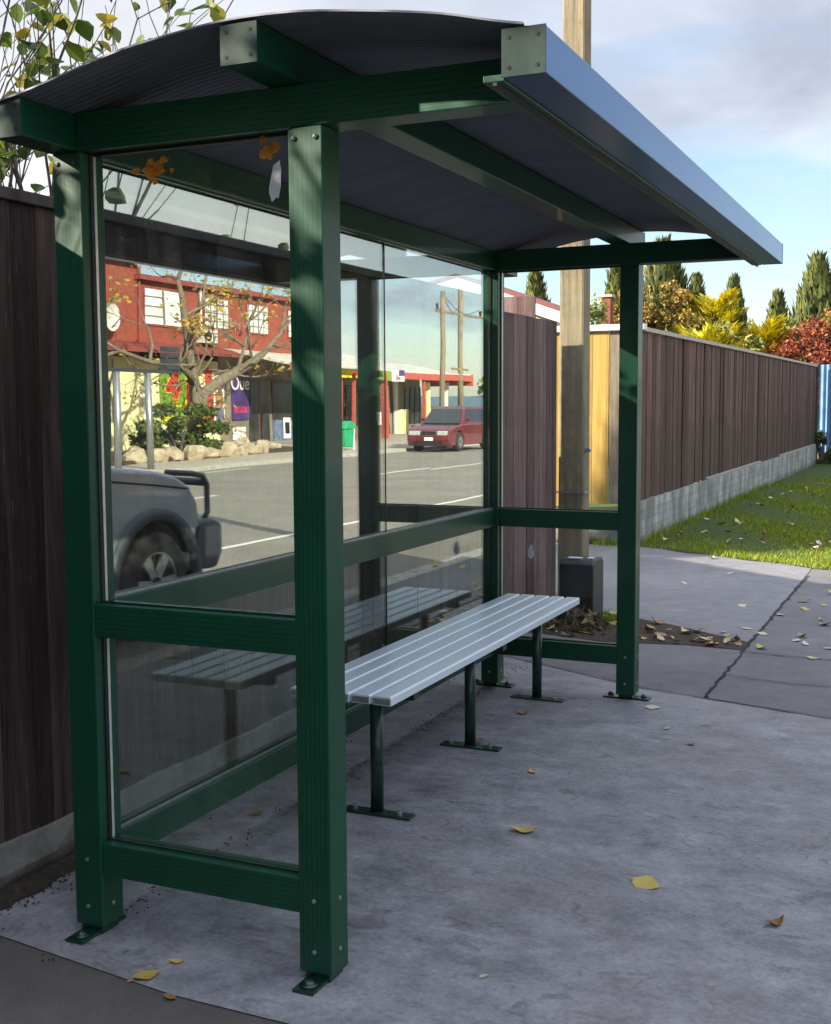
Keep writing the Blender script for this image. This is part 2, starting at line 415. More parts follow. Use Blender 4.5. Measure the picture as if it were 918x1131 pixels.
# cracks
def crack(pts, w, z=.009, seed=1):
    rr = random.Random(seed); m = MB(); P = []
    for (a, b) in zip(pts, pts[1:]):
        n = max(2, int((Vector(b) - Vector(a)).length / .07))
        for i in range(n): P.append(Vector(a).lerp(Vector(b), i / n))
    P.append(Vector(pts[-1])); L_ = []; R_ = []
    for i, p in enumerate(P):
        d = (P[min(i + 1, len(P) - 1)] - P[max(i - 1, 0)]).normalized(); nrm = Vector((-d.y, d.x))
        p = p + nrm * rr.uniform(-.012, .012); ww = w * rr.uniform(.3, 1.2)
        L_.append(p + nrm * ww); R_.append(p - nrm * ww)
    vs = [(p.x, p.y, z) for p in L_ + R_]; n = len(P)
    m.add(vs, [(i, n + i, n + i + 1, i + 1) for i in range(n - 1)]); return m
struct(crack([(1.21, 3.66), (1.21, 5.3), (1.222, 8.6)], .011).build('paving_joint', 'crack'))
struct(crack([(1.22, 4.95), (1.64, 4.9), (2.2, 4.86)], .008, .0095, 3).build('paving_joint', 'crack'))
struct(crack([(-.38, 4.37), (.83, 3.735), (1.87, 3.455), (2.2, 3.37)], .006, .0105, 4).build('paving_joint', 'crack'))
struct(crack([(1.21, 4.25), (1.6, 4.15), (2.2, 4.2)], .005, .0098, 6).build('paving_joint', 'crack'))
# verge lawn: gently uneven sheet
def lawn():
    m = MB(); nx, ny = 26, 120; x0, x1, y0, y1 = -.74, KX - .16, 9.0, 60.
    def edge(x): return 10.28 - (x + .75) * .56 if x < 1.5 else 9.02
    vs = []
    for j in range(ny + 1):
        for i in range(nx + 1):
            x = x0 + (x1 - x0) * i / nx; ye = edge(x) + .05 * math.sin(x * 9); y = ye + (y1 - ye) * (j / ny) ** 1.6
            z = .008 + .02 * math.sin(x * 2.1 + y) * math.sin(y * .9) * (1 if j else 0) + (.02 if j else 0)
            vs.append((x, y, z))
    fs = [(j * (nx + 1) + i, j * (nx + 1) + i + 1, (j + 1) * (nx + 1) + i + 1, (j + 1) * (nx + 1) + i) for j in range(ny) for i in range(nx)]
    return m.add(vs, fs).build('verge_lawn', 'lawn', smooth=True)
struct(lawn())
def blades():
    m = MB(); rr = random.Random(5)
    for k in range(52000):
        u = rr.random(); y = 8.95 + 14 * u ** 1.7; x = rr.uniform(-.7, 2.15)
        ye = 10.28 - (x + .75) * .56 if x < 1.5 else 9.02
        if y < ye - .03 + rr.uniform(-.05, .02): continue
        h = rr.uniform(.02, .055) * (1 + .3 * math.sin(x * 5 + y * 2)); a = rr.uniform(0, 6.28); w = rr.uniform(.003, .006) * (1 + .05 * (y - 9))
        dx, dy = math.cos(a) * w, math.sin(a) * w; lx, ly = rr.uniform(-.03, .03), rr.uniform(-.03, .03)
        m.add([(x - dx, y - dy, .012), (x + dx, y + dy, .012), (x + lx, y + ly, .015 + h)], [(0, 1, 2)])
    for k in range(1500):       # tufts against the block wall and the near pad
        y = rr.uniform(10.3, 20); x = -.72 + abs(rr.gauss(0, .05)); h = rr.uniform(.05, .16); a = rr.uniform(0, 6.28)
        m.add([(x - .006, y, .01), (x + .006, y, .01), (x + rr.uniform(-.04, .04), y + rr.uniform(-.04, .04), h)], [(0, 1, 2)])
    for k in range(500):
        x = rr.uniform(-.2, .35); y = 5.95 - .55 * (x + .2) + rr.gauss(0, .05); h = rr.uniform(.02, .07)
        m.add([(x - .004, y, .006), (x + .004, y, .006), (x + rr.uniform(-.03, .03), y + rr.uniform(-.03, .03), h)], [(0, 1, 2)])
    for k in range(500):
        y = rr.uniform(10.2, 10.5); x = rr.uniform(-1.6, -.75); h = rr.uniform(.03, .12)
        m.add([(x - .006, y, .003), (x + .006, y, .003), (x + rr.uniform(-.03, .03), y + rr.uniform(-.03, .03), h)], [(0, 1, 2)])
    return m.build('grass', 'grass')
g = blades(); g['kind'] = 'stuff'; g['label'] = 'short green grass growing on the verge beside the block wall'; g['category'] = 'grass'
# kerbs and road
struct(MB().box(KX - .15, KX, -60, 160, -.12, .003).build('kerb', 'kerb', bevel=.02))
struct(MB().sheet([(KX + .001, -60), (KX + .36, -60), (KX + .36, 160), (KX + .001, 160)], -.096).build('gutter', 'kerb'))
struct(MB().sheet([(KX, -60), (15.42, -60), (15.42, 160), (KX, 160)], -.10).build('road', 'road'))
OK = 15.42
struct(MB().box(OK, OK + .15, -60, 160, -.12, .01).build('kerb', 'kerb', bevel=.02))
struct(MB().sheet([(OK + .15, -60), (34, -60), (34, 160), (OK + .15, 160)], .0).build('far_footpath', 'road_edge'))
lm = MB()
for y in range(-6, 40): lm.box(5.49, 5.60, y * 3.0, y * 3.0 + 2.96, -.0965, -.096)
struct(lm.build('road_marking', 'paint'))
lm = MB()
for k in range(-3, 14): lm.box(10.22, 10.34, 13.1 + k * 10.1 - 10.1, 13.1 + k * 10.1 - 7.0 + .0, -.0965, -.096)
lm.box(9.85, 9.95, 25.5, 60, -.0965, -.0961)
lm.box(14.75, 14.87, 22.6, 24.7, -.0965, -.096)
struct(lm.build('road_marking', 'paint'))
def strip():
    m = MB(); rr = random.Random(31); vs = []; N_ = 160
    for i in range(N_ + 1):
        y = -1.6 + 6.0 * i / N_; w_ = .045 + .035 * abs(math.sin(y * 3.1) * math.sin(y * 7.3 + 1)) + rr.uniform(-.012, .012) + .05 * max(0, min(1, (.9 - y) * .8))
        vs += [(-.40, y, .03), (-.392 + w_ * .5, y, .016 + rr.uniform(0, .008)), (-.392 + w_, y, .0055)]
    return m.add(vs, [(3 * i + k, 3 * i + k + 1, 3 * i + k + 4, 3 * i + k + 3) for i in range(N_) for k in range(2)])
struct(strip().build('soil_strip', 'soil', smooth=True))
# moss & debris line along the plinth
dm = MB(); rr = random.Random(9)
for k in range(1800):
    y = rr.uniform(-1.2, 4.4); x = -.36 + abs(rr.gauss(0, .045 + .03 * math.sin(y * 5) ** 2)); s = rr.uniform(.0015, .006)
    dm.ball((x, y, .008 + s * .3), s, 5, 3, (1, 1, .6), .3)
for k in range(380):
    y = rr.uniform(-.2, 4.); x = .05 + rr.gauss(0, .035); s = rr.uniform(.001, .005)
    dm.ball((x, y, .006), s, 5, 3, (1, 1, .6), .3)
o = dm.build('gravel_debris', 'soil'); tag(o, 'dark crumbly soil and debris along the foot of the near fence', 'debris', kind='stuff')

# ------------------------------------------------------------------ bus shelter
L, DD, W, H = 3.54, .875, .10, 2.31
sh = thing('bus_shelter', 'dark green metal bus shelter with curved roof and glass back and end panels', 'bus shelter', (0, 0, 0))
def screw(m, p, ax, r=.0065):
    p = Vector(p); d = Vector([1 if i == ax[0] else 0 for i in range(3)]) * ax[1]
    m.tube([p - d * .001, p + d * .003, p + d * .004], [r, r, r * .55], 8).mark()
for (px, py, lab) in ((0, 0, 'near back post'), (DD - W, 0, 'near front post with dappled sunlight'), (0, L - W, 'far back post'), (DD - W, L - W, 'far front post')):
    p = B(px, px + W, py, py + W, .03, H - .001).build('post', 'gz', sh, bevel=.003)
    p['label'] = lab
    st = B(px + .012, px + W - .012, py + .012, py + W - .012, .0, .03).build('post_foot', 'gplain', p)
    # base plate running along y on the near side, along x on far side
    if py == 0: B(px + .018, px + W - .018, py - .075, py + W + .035, .004, .014).build('base_plate', 'gplain', p, bevel=.002)
    else: B(px - .075, px + W + .075, py + .012, py + W - .012, .004, .014).build('base_plate', 'gplain', p, bevel=.002)
    m = MB()
    if py == 0: m.ball((px + W / 2, -.038, .014), .02, 12, 6, (1, 1, .85)); m.tube([(px + W / 2, -.038, .014), (px + W / 2, -.038, .019)], .026, 12)
    else:
        for sx in (-.04, W + .04): m.ball((px + sx, py + W / 2, .016), .016, 10, 6, (1, 1, 1)).mark()
    m.build_each('bolt', 'gplain', p, smooth=True)
    m = MB()
    for z in (.235, .09): screw(m, (px + W * .48, py, z), (1, -1)); screw(m, (px + W, py + W / 2, z), (0, 1))
    tm2 = MB()
    for dx in (.018, .082): screw(tm2, (px + dx, py, H - .03), (1, -1), .007)
    tm2.build_each('screw', 'gplain', p)
    m.build_each('screw', 'steel', p)
# rails of the near and far ends
ZM, ZB = (.914, 1.012), (.192, .290)
for y0 in (.004, L - W + .004):
    for (z0, z1), nm in ((ZM, 'middle_rail'), (ZB, 'bottom_rail')):
        r = B(W, DD - W, y0, y0 + .09, z0, z1).build(nm, 'gx', sh, bevel=.003)
        B(W + .001, DD - W - .001, y0 + .043, y0 + .058, z1 - .001, z1 + .004).build('gasket', 'rubber', r)
        B(W + .001, DD - W - .001, y0 + .034, y0 + .041, z1 - .001, z1 + .006).build('glazing_bead', 'alu_strip' if nm == 'none' else 'gplain', r)
for (z0, z1), nm in ((ZM, 'middle_rail'), (ZB, 'bottom_rail')):
    r = B(.004, .084, W, L - W, z0, z1).build(nm, 'gy', sh, bevel=.003)
    B(.046, .060, W + .001, L - W - .001, z1 - .001, z1 + .004).build('gasket', 'rubber', r)
    B(.062, .070, W + .001, L - W - .001, z1 - .001, z1 + .007).build('glazing_bead', 'steel', r)
# glass
GT = H - .002
def pane(x0, x1, y0, y1, z0, z1, mat, lab=None):
    o = B(x0, x1, y0, y1, z0, z1).build('glass_pane', mat, sh)
    if lab: o['label'] = lab
    return o
YJ = 2.09
pane(.050, .056, W + .006, YJ - .003, ZM[1] + .004, GT, 'glass_back_hi', 'upper back glass pane reflecting the shops')
pane(.050, .056, YJ + .003, L - W - .006, ZM[1] + .004, GT, 'glass_back_hi', 'upper back glass pane reflecting the red car')
pane(.050, .056, W + .006, YJ - .003, ZB[1] + .004, ZM[0] - .003, 'glass_back_lo', 'lower back glass pane near the front')
pane(.050, .056, YJ + .003, L - W - .006, ZB[1] + .004, ZM[0] - .003, 'glass_back_far', 'lower back glass pane behind the bench')
for y0 in (.055, L - W + .055):
    pane(W + .006, DD - W - .006, y0 - .003, y0 + .003, ZM[1] + .004, GT, 'glass_end')
    pane(W + .006, DD - W - .006, y0 - .003, y0 + .003, ZB[1] + .004, ZM[0] - .003, 'glass_end_lo')
m = MB()
for (z0, z1) in ((ZM[1], GT), (ZB[1], ZM[0])):
    for y0 in (.055, L - W + .055):
        m.box(W, W + .0055, y0 - .005, y0 + .005, z0 + .001, z1 - .001).mark()
m.build_each('glazing_edge', 'alu_strip', sh)
m = MB()
for (z0, z1) in ((ZM[1], GT), (ZB[1], ZM[0])):
    for y0 in (.055, L - W + .055):
        m.box(W, W + .0045, y0 - .02, y0 - .0055, z0 + .001, z1 - .001).mark()
    m.box(.048, .058, YJ - .0028, YJ + .0028, z0 + .004, z1 - .001).mark()
    m.box(.046, .060, L - W - .0055, L - W, z0 + .004, z1 - .001).mark()
m.build_each('gasket', 'rubber', sh)
# roof beams
ROOFY = (-.223, L + .255)
BT = H + .107
for y0 in (.0, L - W): 
    b = B(W - .012, 1.446, y0, y0 + W, H, BT).build('cross_beam', 'gx', sh, bevel=.003)
    m = MB()
    for z in (H + .025, H + .085): screw(m, (W + .012, y0, z), (1, -1))
    m.build_each('screw', 'gplain', b)
    B(W + .01, DD - W - .01, y0 + .045, y0 + .065, H - .008, H - .0005).build('gasket', 'rubber', b)
for (x0, x1, z0, z1, mat, nm) in ((-.012, .086, H + .002, BT - .006, 'gy', 'back roof beam'), (.718, .820, BT + .001, 2.513, 'gy', 'middle roof beam'), (1.447, 1.547, H, 2.411, 'fascia', 'front roof beam with sky sheen painted in blue')):
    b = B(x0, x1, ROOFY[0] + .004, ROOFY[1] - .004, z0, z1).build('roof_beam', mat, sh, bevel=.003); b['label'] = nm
    for ye, sg in ((ROOFY[0], -1), (ROOFY[1], 1)):
        ya, yb = (ye, ye + .004) if sg < 0 else (ye - .004, ye)
        c = B(x0 - .001, x1 + .001, ya, yb, z0 - .001, z1 + .001).build('end_cap', 'cap', b)
        m = MB()
        for xx in (x0 + .016, x1 - .018):
            for zz in (z0 + .018, z1 - .018): m.tube([(xx, ye + sg * -.001, zz), (xx, ye + sg * .0012, zz)], .0048, 10).mark()
        m.build_each('rivet', 'hole', c)
B(.8205, .8235, -.035, -.001, BT + .003, BT + .04).build('bracket', 'gplain', sh)
# inner gutter lip behind the front beam and lining edge on back beam
B(1.395, 1.446, ROOFY[0] + .02, ROOFY[1] - .02, H - .004, H + .012).build('gutter_lip', 'gy', sh, bevel=.002)
B(1.418, 1.428, ROOFY[0] + .02, ROOFY[1] - .02, H - .012, H - .0045).build('gutter_gasket', 'rubber', sh)
# curved sheet: circle through the beam tops
KN = [(-.03, 2.395), (.113, 2.419), (.412, 2.484), (.558, 2.503), (.718, 2.5175), (.85, 2.5175), (.986, 2.508), (1.286, 2.463), (1.446, 2.424), (1.5, 2.413)]
def arcz(x):
    for (a, b) in zip(KN, KN[1:]):
        if x <= b[0]: break
    i = KN.index(a); p0 = KN[max(i - 1, 0)]; p3 = KN[min(i + 2, len(KN) - 1)]
    t = (x - a[0]) / (b[0] - a[0]); m0 = (b[1] - p0[1]) / (b[0] - p0[0]) * (b[0] - a[0]); m1 = (p3[1] - a[1]) / (p3[0] - a[0]) * (b[0] - a[0])
    return (2 * t**3 - 3 * t**2 + 1) * a[1] + (t**3 - 2 * t**2 + t) * m0 + (-2 * t**3 + 3 * t**2) * b[1] + (t**3 - t**2) * m1
def roof():
    m = MB(); nx = 40; pitch = .026; ny = int((ROOFY[1] - ROOFY[0] + .01) / pitch * 6)
    ys = [ROOFY[0] - .006 + (ROOFY[1] - ROOFY[0] + .012) * j / ny for j in range(ny + 1)]
    xs = [-.028 + (1.5 + .026) * i / nx for i in range(nx + 1)]
    zs = [arcz(x) for x in xs]
    vs = [(x, y, z + .0035 + .0022 * math.sin(y / pitch * 2 * math.pi)) for y in ys for x, z in zip(xs, zs)]
    fs = [(j * (nx + 1) + i, j * (nx + 1) + i + 1, (j + 1) * (nx + 1) + i + 1, (j + 1) * (nx + 1) + i) for j in range(ny) for i in range(nx)]
    m.add(vs, fs); return m
ob = roof().build('roof_sheet', 'roof', sh, smooth=True)
sm_ = ob.modifiers.new('thick', 'SOLIDIFY'); sm_.thickness = .002
# rims of the sheet at both ends
for ye in (ROOFY[0] - .008, ROOFY[1] + .004):
    m = MB()
    for i in range(40):
        xa = -.028 + 1.526 * i / 40; xb = -.028 + 1.526 * (i + 1) / 40
        m.box(0, 1, ye, ye + .003, 0, 1, Matrix(((xb - xa, 0, 0, xa), (0, 1, 0, 0), (arcz(xb) - arcz(xa), 0, .005, arcz(xa) + .001), (0, 0, 0, 1))))
    m.build('roof_edge', 'roof', sh)

# ------------------------------------------------------------------ things stuck on the glass
def blob(pts, y, name, mat, label, cat, plane='x', x=.0495):
    m = MB(); n = len(pts)
    return m
def flake(name, mat, label, cat, cy, cz, s, sh_, n=9, seed=0, group=None, x=.0578, parent=None):
    rr = random.Random(seed); ring = []
    for k in range(n):
        a = 2 * math.pi * k / n; r = s * rr.uniform(.65, 1.1)
        ring.append((x + rr.uniform(-.0008, .0008), cy + math.cos(a) * r * sh_[0], cz + math.sin(a) * r * sh_[1]))
    m = MB(); m.add([(x, cy, cz)] + ring, [(0, 1 + k, 1 + (k + 1) % n) for k in range(n)])
    m.add([(p[0] - .0015, p[1], p[2]) for p in [(x, cy, cz)] + ring], [(0, 1 + (k + 1) % n, 1 + k) for k in range(n)])
    o = m.build(name, mat); return tag(o, label, cat, group)
rr = random.Random(3)
def cluster(cx, cz, n, sp, seed, label):
    r2 = random.Random(seed); t = thing('dried_leaf_clump', label, 'dried leaves', (cx, .048, cz))
    for k in range(n):
        x = cx + r2.gauss(0, sp); z = cz + r2.gauss(0, sp * .8); s = r2.uniform(.008, .022); a0 = r2.uniform(0, 6.28); m = MB()
        ring = [(x + math.cos(a0 + 2 * math.pi * j / 6) * s * r2.uniform(.5, 1.1), .0465 + r2.uniform(-.006, .004), z + math.sin(a0 + 2 * math.pi * j / 6) * s * r2.uniform(.5, 1.1)) for j in range(6)]
        m.add([(x, .050, z)] + ring, [(0, 1 + j, 1 + (j + 1) % 6) for j in range(6)]); m.build('leaf', 'orange_scrap', t)
cluster(.318, 2.255, 18, .026, 2, 'clump of orange dried leaves stuck high on the near end glass by the back post')
cluster(.690, 2.272, 8, .016, 5, 'small clump of orange leaves stuck above the white scrap on the near end glass')
m = MB(); rr = random.Random(4); ring = [(.709 + math.copysign(abs(math.cos(a)) ** .6, math.cos(a)) * .019 * rr.uniform(.65, 1.15) + .006 * math.sin(a), .0475, 2.187 + math.copysign(abs(math.sin(a)) ** .7, math.sin(a)) * .052 * rr.uniform(.8, 1.12)) for a in [2 * math.pi * (k + .5) / 16 for k in range(16)]]
m.add([(.709, .0475, 2.187)] + ring, [(0, 1 + (k + 1) % 16, 1 + k) for k in range(16)])
tag(m.build('paper_scrap', 'white_scrap'), 'torn white paper scrap stuck high on the near end glass beside the front post', 'paper scrap')
m = MB()
r3 = random.Random(8); ring = [(.44 + .0, 0, 0)]
ys = L - W + .050
pts = [(.31, .80), (.335, .875), (.36, .885), (.372, .85), (.385, .80), (.37, .765), (.345, .755), (.325, .768)]
pts = [(.275 + (p[0] - .345) * .55, .775 + (p[1] - .82) * .62) for p in pts]
m.add([(a, ys, b) for a, b in pts] + [(a, ys + .001, b) for a, b in pts], [tuple(range(8)), tuple(reversed(range(8, 16)))])
tag(m.build('paper_scrap', 'white_scrap'), 'small white sticker remnant low on the far end glass', 'paper scrap')

# ------------------------------------------------------------------ bench
bn = thing('bench', 'slatted silver aluminium bench on three green posts inside the shelter', 'bench', (.37, 2.25, .004))
BZ = .545; n = 5; x0, x1 = .160, .575; sw = (x1 - x0 - .010 * 4) / 5
for i in range(5):
    a = x0 + i * (sw + .010); t = .034; r = .008
    poly = [(a, BZ - t), (a + sw, BZ - t)]
    for k in range(5):
        an = k / 4 * math.pi / 2; poly.append((a + sw - r + r * math.cos(an), BZ - r + r * math.sin(an)))
    # shallow channel so each slat catches light
    poly += [(a + sw * .8, BZ), (a + sw * .2, BZ)]
    for k in range(5):
        an = math.pi / 2 + k / 4 * math.pi / 2; poly.append((a + r + r * math.cos(an), BZ - r + r * math.sin(an)))
    so = MB().prism(poly, 1, 1.03, 3.425).build('slat', 'slat', bn, bevel=.0015)
    cm = MB().prism([(a + .004, BZ - t + .004), (a + sw - .004, BZ - t + .004), (a + sw - .004, BZ - .008), (a + .004, BZ - .008)], 1, 1.028, 1.0295)
    cm.build('slat_end_plug', 'steel', so)
for y in (1.3, 2.29, 3.275):
    lg = MB().tube([(.385, y, .012), (.385, y, BZ - .07)], .026, 20).build('leg', 'gplain', bn, smooth=False)
    for p in lg.data.polygons:
        if len(p.vertices) == 4: p.use_smooth = True
    B(.245, .535, y - .032, y + .032, .004, .013).build('foot_plate', 'gplain', lg, bevel=.002)
    B(.18, .555, y - .025, y + .025, BZ - .072, BZ - .033).build('seat_bracket', 'gplain', lg, bevel=.002)
    m = MB()
    for dx in (-.095, .095):
        m.tube([(.385 + dx, y, .013), (.385 + dx, y, .024)], .012, 6); m.tube([(.385 + dx, y, .024), (.385 + dx, y, .036)], .006, 8).mark()
    m.build_each('bolt', 'steel', lg)
    MB().tube([(.385, y, .013), (.385, y, .018)], .032, 16).build('collar', 'gplain', lg)

# ------------------------------------------------------------------ near fence (behind the shelter)
nf = thing('board_fence', 'tall dark stained board fence standing close behind the shelter', 'fence', (-.43, 1.5, 0))
def board_run(p0, p1, w, z0, z1, t=.022, jz=.006, jt=.004, seed=1, gap=.003):
    rr = random.Random(seed); m = MB(); p0 = Vector(p0); p1 = Vector(p1); d = (p1 - p0); Ln = d.length; d.normalize(); nrm = Vector((d.y, -d.x))
    s = 0
    while s < Ln - .01:
        ww = min(w * rr.uniform(.96, 1.04), Ln - s); a = p0 + d * (s + gap / 2); b = p0 + d * (s + ww - gap / 2); o = rr.uniform(-jt, jt)
        za, zb = z0(s) + rr.uniform(-jz, jz), z1(s + ww / 2) + rr.uniform(-jz, jz) * .5
        q = [a + nrm * o, b + nrm * (o + rr.uniform(-.002, .002)), b + nrm * (o - t), a + nrm * (o - t)]
        vs = [(p.x, p.y, za) for p in q] + [(p.x, p.y, zb) for p in q]
        m.add(vs, [(3, 2, 1, 0), (4, 5, 6, 7), (0, 1, 5, 4), (1, 2, 6, 5), (2, 3, 7, 6), (3, 0, 4, 7)])
        s += ww
    return m
board_run((-.42, -5.5), (-.42, 4.88), .119, lambda s: .15, lambda s: 2.25, seed=4).build('board_panel', 'near_boards', nf)
board_run((-.425, 4.885), (-.425, 6.2), .15, lambda s: .06, lambda s: 2.215, seed=6).build('board_panel', 'end_boards', nf)['label'] = 'purplish brown boards at the far end'
board_run((-.45, 6.21), (-6.5, 6.21), .15, lambda s: .06, lambda s: (2.215 if s < .2 else 2.42) if s < .76 else min(2.58, 1.54 + (s - .88) * .294), seed=7).build('return_panel', 'end_boards', nf)  # board heights shaped to set shadow edges on pole and driveway
B(-.50, -.405, -5.5, 4.9, 2.252, 2.292).build('cap_rail', 'caprail_dark', nf, bevel=.004)
m = MB(); m.box(-.485, -.446, -5.5, 6.2, .45, .54).mark(); m.box(-.485, -.446, -5.5, 6.2, 1.85, 1.94); m.build_each('rail', 'near_boards', nf)
pm = MB(); rr = random.Random(2); ys_ = [-5.5 + .15 * k for k in range(70)]
prof = [(-.62, .004), (-.405, .004), (-.388, .07), (-.396, .155), (-.62, .165)]
for a, b in zip(ys_, ys_[1:]):
    pass
vs = []
for y in ys_:
    for k, (x, z) in enumerate(prof): vs.append((x + (rr.uniform(-.008, .010) if k in (1, 2) else rr.uniform(-.003, .003)), y, z + (rr.uniform(-.01, .01) if k in (2, 3, 4) else 0)))
n = len(prof); pm.add(vs, [(i * n + k, i * n + (k + 1) % n, (i + 1) * n + (k + 1) % n, (i + 1) * n + k) for i in range(len(ys_) - 1) for k in range(n)])
pm.build('plinth', 'plinth', nf)
# pale timber scratches are in the stain; the long fence
def lz(s): return 2.40 + .0045 * s
lf = thing('board_fence', 'long weathered brown board fence on a grey block base beside the grass verge', 'fence', (-.76, 10.3, 0))
board_run((-.75, 10.33), (-.75, 29.0), .142, lambda s: .50 if s < 9 else .47, lambda s: 2.37 + .0045 * s, seed=12, jt=.008, jz=.02).build('board_panel', 'long_boards', lf)
m = MB(); m.add([(-.82, 10.30, 2.375), (-.72, 10.30, 2.375), (-.72, 29.0, 2.46), (-.82, 29.0, 2.46), (-.82, 10.30, 2.42), (-.72, 10.30, 2.42), (-.72, 29.0, 2.505), (-.82, 29.0, 2.505)],
    [(3, 2, 1, 0), (4, 5, 6, 7), (0, 1, 5, 4), (1, 2, 6, 5), (2, 3, 7, 6), (3, 0, 4, 7)])
m.build('cap_rail', 'caprail_pale', lf)
B(-.95, -.705, 10.34, 29.0, -.1, .505).build('block_base', 'blocks', lf, bevel=.01)
m = MB(); rr = random.Random(4)
y = 14.2
m.box(-.85, -.715, 14.2, 19.4, .506, .54).mark(); m.box(-.85, -.715, 22, 28.9, .506, .535)
m.build_each('base_coping', 'caprail_pale', lf, bevel=.004)
B(-.82, -.70, 28.95, 29.07, 0, 2.56).build('end_post', 'caprail_dark', lf)
# recess panel of fresh boards
rf = thing('timber_fence_panel', 'short panel of fresh yellow pine boards beyond the utility pole', 'fence panel', (-1.2, 10.32, 0))
board_run((-1.83, 10.32), (-1.62, 10.32), .07, lambda s: .42, lambda s: 2.38, seed=3, t=.02).build('board_panel', 'new_boards', rf)
board_run((-1.615, 10.32), (-1.11, 10.32), .165, lambda s: .46, lambda s: 2.38, seed=31, t=.02, jz=.004).build('board_panel', 'new_boards', rf)
board_run((-1.105, 10.33), (-.77, 10.33), .155, lambda s: .46, lambda s: 2.38, seed=33, t=.02).build('board_panel', 'grey_boards', rf)['label'] = 'old grey boards beside the corner'
board_run((-6.0, 10.36), (-1.84, 10.36), .15, lambda s: .3, lambda s: 2.36, seed=34, t=.02).build('board_panel', 'grey_boards', rf)
B(-6, -.70, 10.27, 10.38, 2.385, 2.45).build('cap_rail', 'white_paint', rf, bevel=.004)
B(-6, -.77, 10.335, 10.42, .0, .30).build('base_rail', 'plinth', rf)
B(-6, -.77, 10.28, 10.33, .32, .40).build('kick_board', 'caprail', rf)
# blue fence far right
bf = thing('blue_fence', 'blue corrugated iron fence with ivy at the end of the long board fence', 'fence', (1.5, 29.5, 0))
m = MB(); n = 220
vs = []
for i in range(n + 1):
    x = -.70 + 5.0 * i / n; yy = 29.3 + .025 * math.sin(i * 2 * math.pi / 5.5)
    vs += [(x, yy, .3), (x, yy, 2.52)]
m.add(vs, [(2 * i, 2 * i + 2, 2 * i + 3, 2 * i + 1) for i in range(n)]); m.build('iron_sheet', 'blue_fence', bf)
B(-.7, 4.3, 29.34, 29.4, 2.3, 2.4).build('rail', 'caprail_dark', bf)
B(-.7, 4.3, 29.28, 29.45, 0, .3).build('base_wall', 'plinth', bf)

# ------------------------------------------------------------------ foliage helpers
def cards(m, c, rad, n, s, rng, shell=.5, flat=1., up=0, clumps=0, asp=1.6):
    """many leaf faces spread through an ellipsoid volume, gathered into clumps so gaps show"""
    cl = []
    if clumps:
        for k in range(clumps):
            while True:
                p = Vector((rng.uniform(-1, 1), rng.uniform(-1, 1), rng.uniform(-1, 1)))
                if .15 < p.length < 1: break
            p = p.normalized() * (p.length ** shell); cl.append((p, rng.uniform(.16, .38)))
    for k in range(n):
        if clumps:
            q, rr_ = rng.choice(cl); d = Vector((rng.gauss(0, 1), rng.gauss(0, 1), rng.gauss(0, 1))).normalized() * rr_ * rng.random() ** .45; p = q + d
        else:
            d = Vector((rng.gauss(0, 1), rng.gauss(0, 1), rng.gauss(0, 1))).normalized(); p = d * rng.random() ** (shell * .5)
        p = Vector((c[0] + p.x * rad[0], c[1] + p.y * rad[1], c[2] + p.z * rad[2]))
        a = Vector((rng.gauss(0, 1), rng.gauss(0, 1), rng.gauss(0, 1) + up)).normalized(); b = a.cross(Vector((rng.gauss(0, 1), rng.gauss(0, 1), rng.gauss(0, 1)))).normalized()
        ss = s * rng.uniform(.6, 1.3); a *= ss * asp * .5; b *= ss * .5
        m.add([p - a, p + b, p + a, p - b], [(0, 1, 2, 3)])
    return m
def leafshape(m, p, d, nrm, s, fold=.25):
    """ovate folded leaf of six faces"""
    d = d.normalized(); w = d.cross(nrm).normalized(); u = w.cross(d)
    pr_ = [(0, 0), (.22, .30), (.5, .40), (.8, .22), (1, 0)]
    mid = [p + d * s * t + u * (-.10 * s * t * t) for t, _ in pr_]
    L_ = [mid[i] + w * s * q + u * s * q * fold for i, (t, q) in enumerate(pr_)]; R_ = [mid[i] - w * s * q + u * s * q * fold for i, (t, q) in enumerate(pr_)]
    vs = mid + L_[1:4] + R_[1:4]
    m.add(vs, [(0, 5, 1), (1, 5, 6, 2), (2, 6, 7, 3), (3, 7, 4), (0, 1, 8), (1, 2, 9, 8), (2, 3, 10, 9), (3, 4, 10)])
FENCE_GUARD = False
def grow(m, tips, p, d, ln, r, depth, rng, bend=.25, kids=(2, 3), upb=.15, taper=.65, seg=5, sides=6, shrink=(.6, .8)):
    pts = [p.copy()]; rad = [r]
    for i in range(seg):
        d = (d + Vector((rng.gauss(0, bend), rng.gauss(0, bend), rng.gauss(0, bend) + upb)) * .35).normalized()
        p = p + d * ln / seg
        if FENCE_GUARD and p.z < 2.75 and p.x > -.58 - .05 * (2.75 - p.z): p.x = -.58 - .05 * (2.75 - p.z)
        pts.append(p.copy()); rad.append(r * (1 - (1 - taper) * (i + 1) / seg))
    m.tube(pts, rad, sides, cap=True)
    if depth == 0: tips.append((pts, d)); return
    tips_here = rng.randint(*kids)
    for k in range(tips_here):
        i = rng.randint(seg // 2, seg) if k else seg
        ax = Vector((rng.gauss(0, 1), rng.gauss(0, 1), rng.gauss(0, .6))).normalized()
        nd = (d + ax * rng.uniform(.45, .9)).normalized()
        grow(m, tips, pts[i], nd, ln * rng.uniform(*shrink), rad[i] * .72, depth - 1, rng, bend, kids, upb, taper, max(3, seg - 1), max(4, sides - 1), shrink)

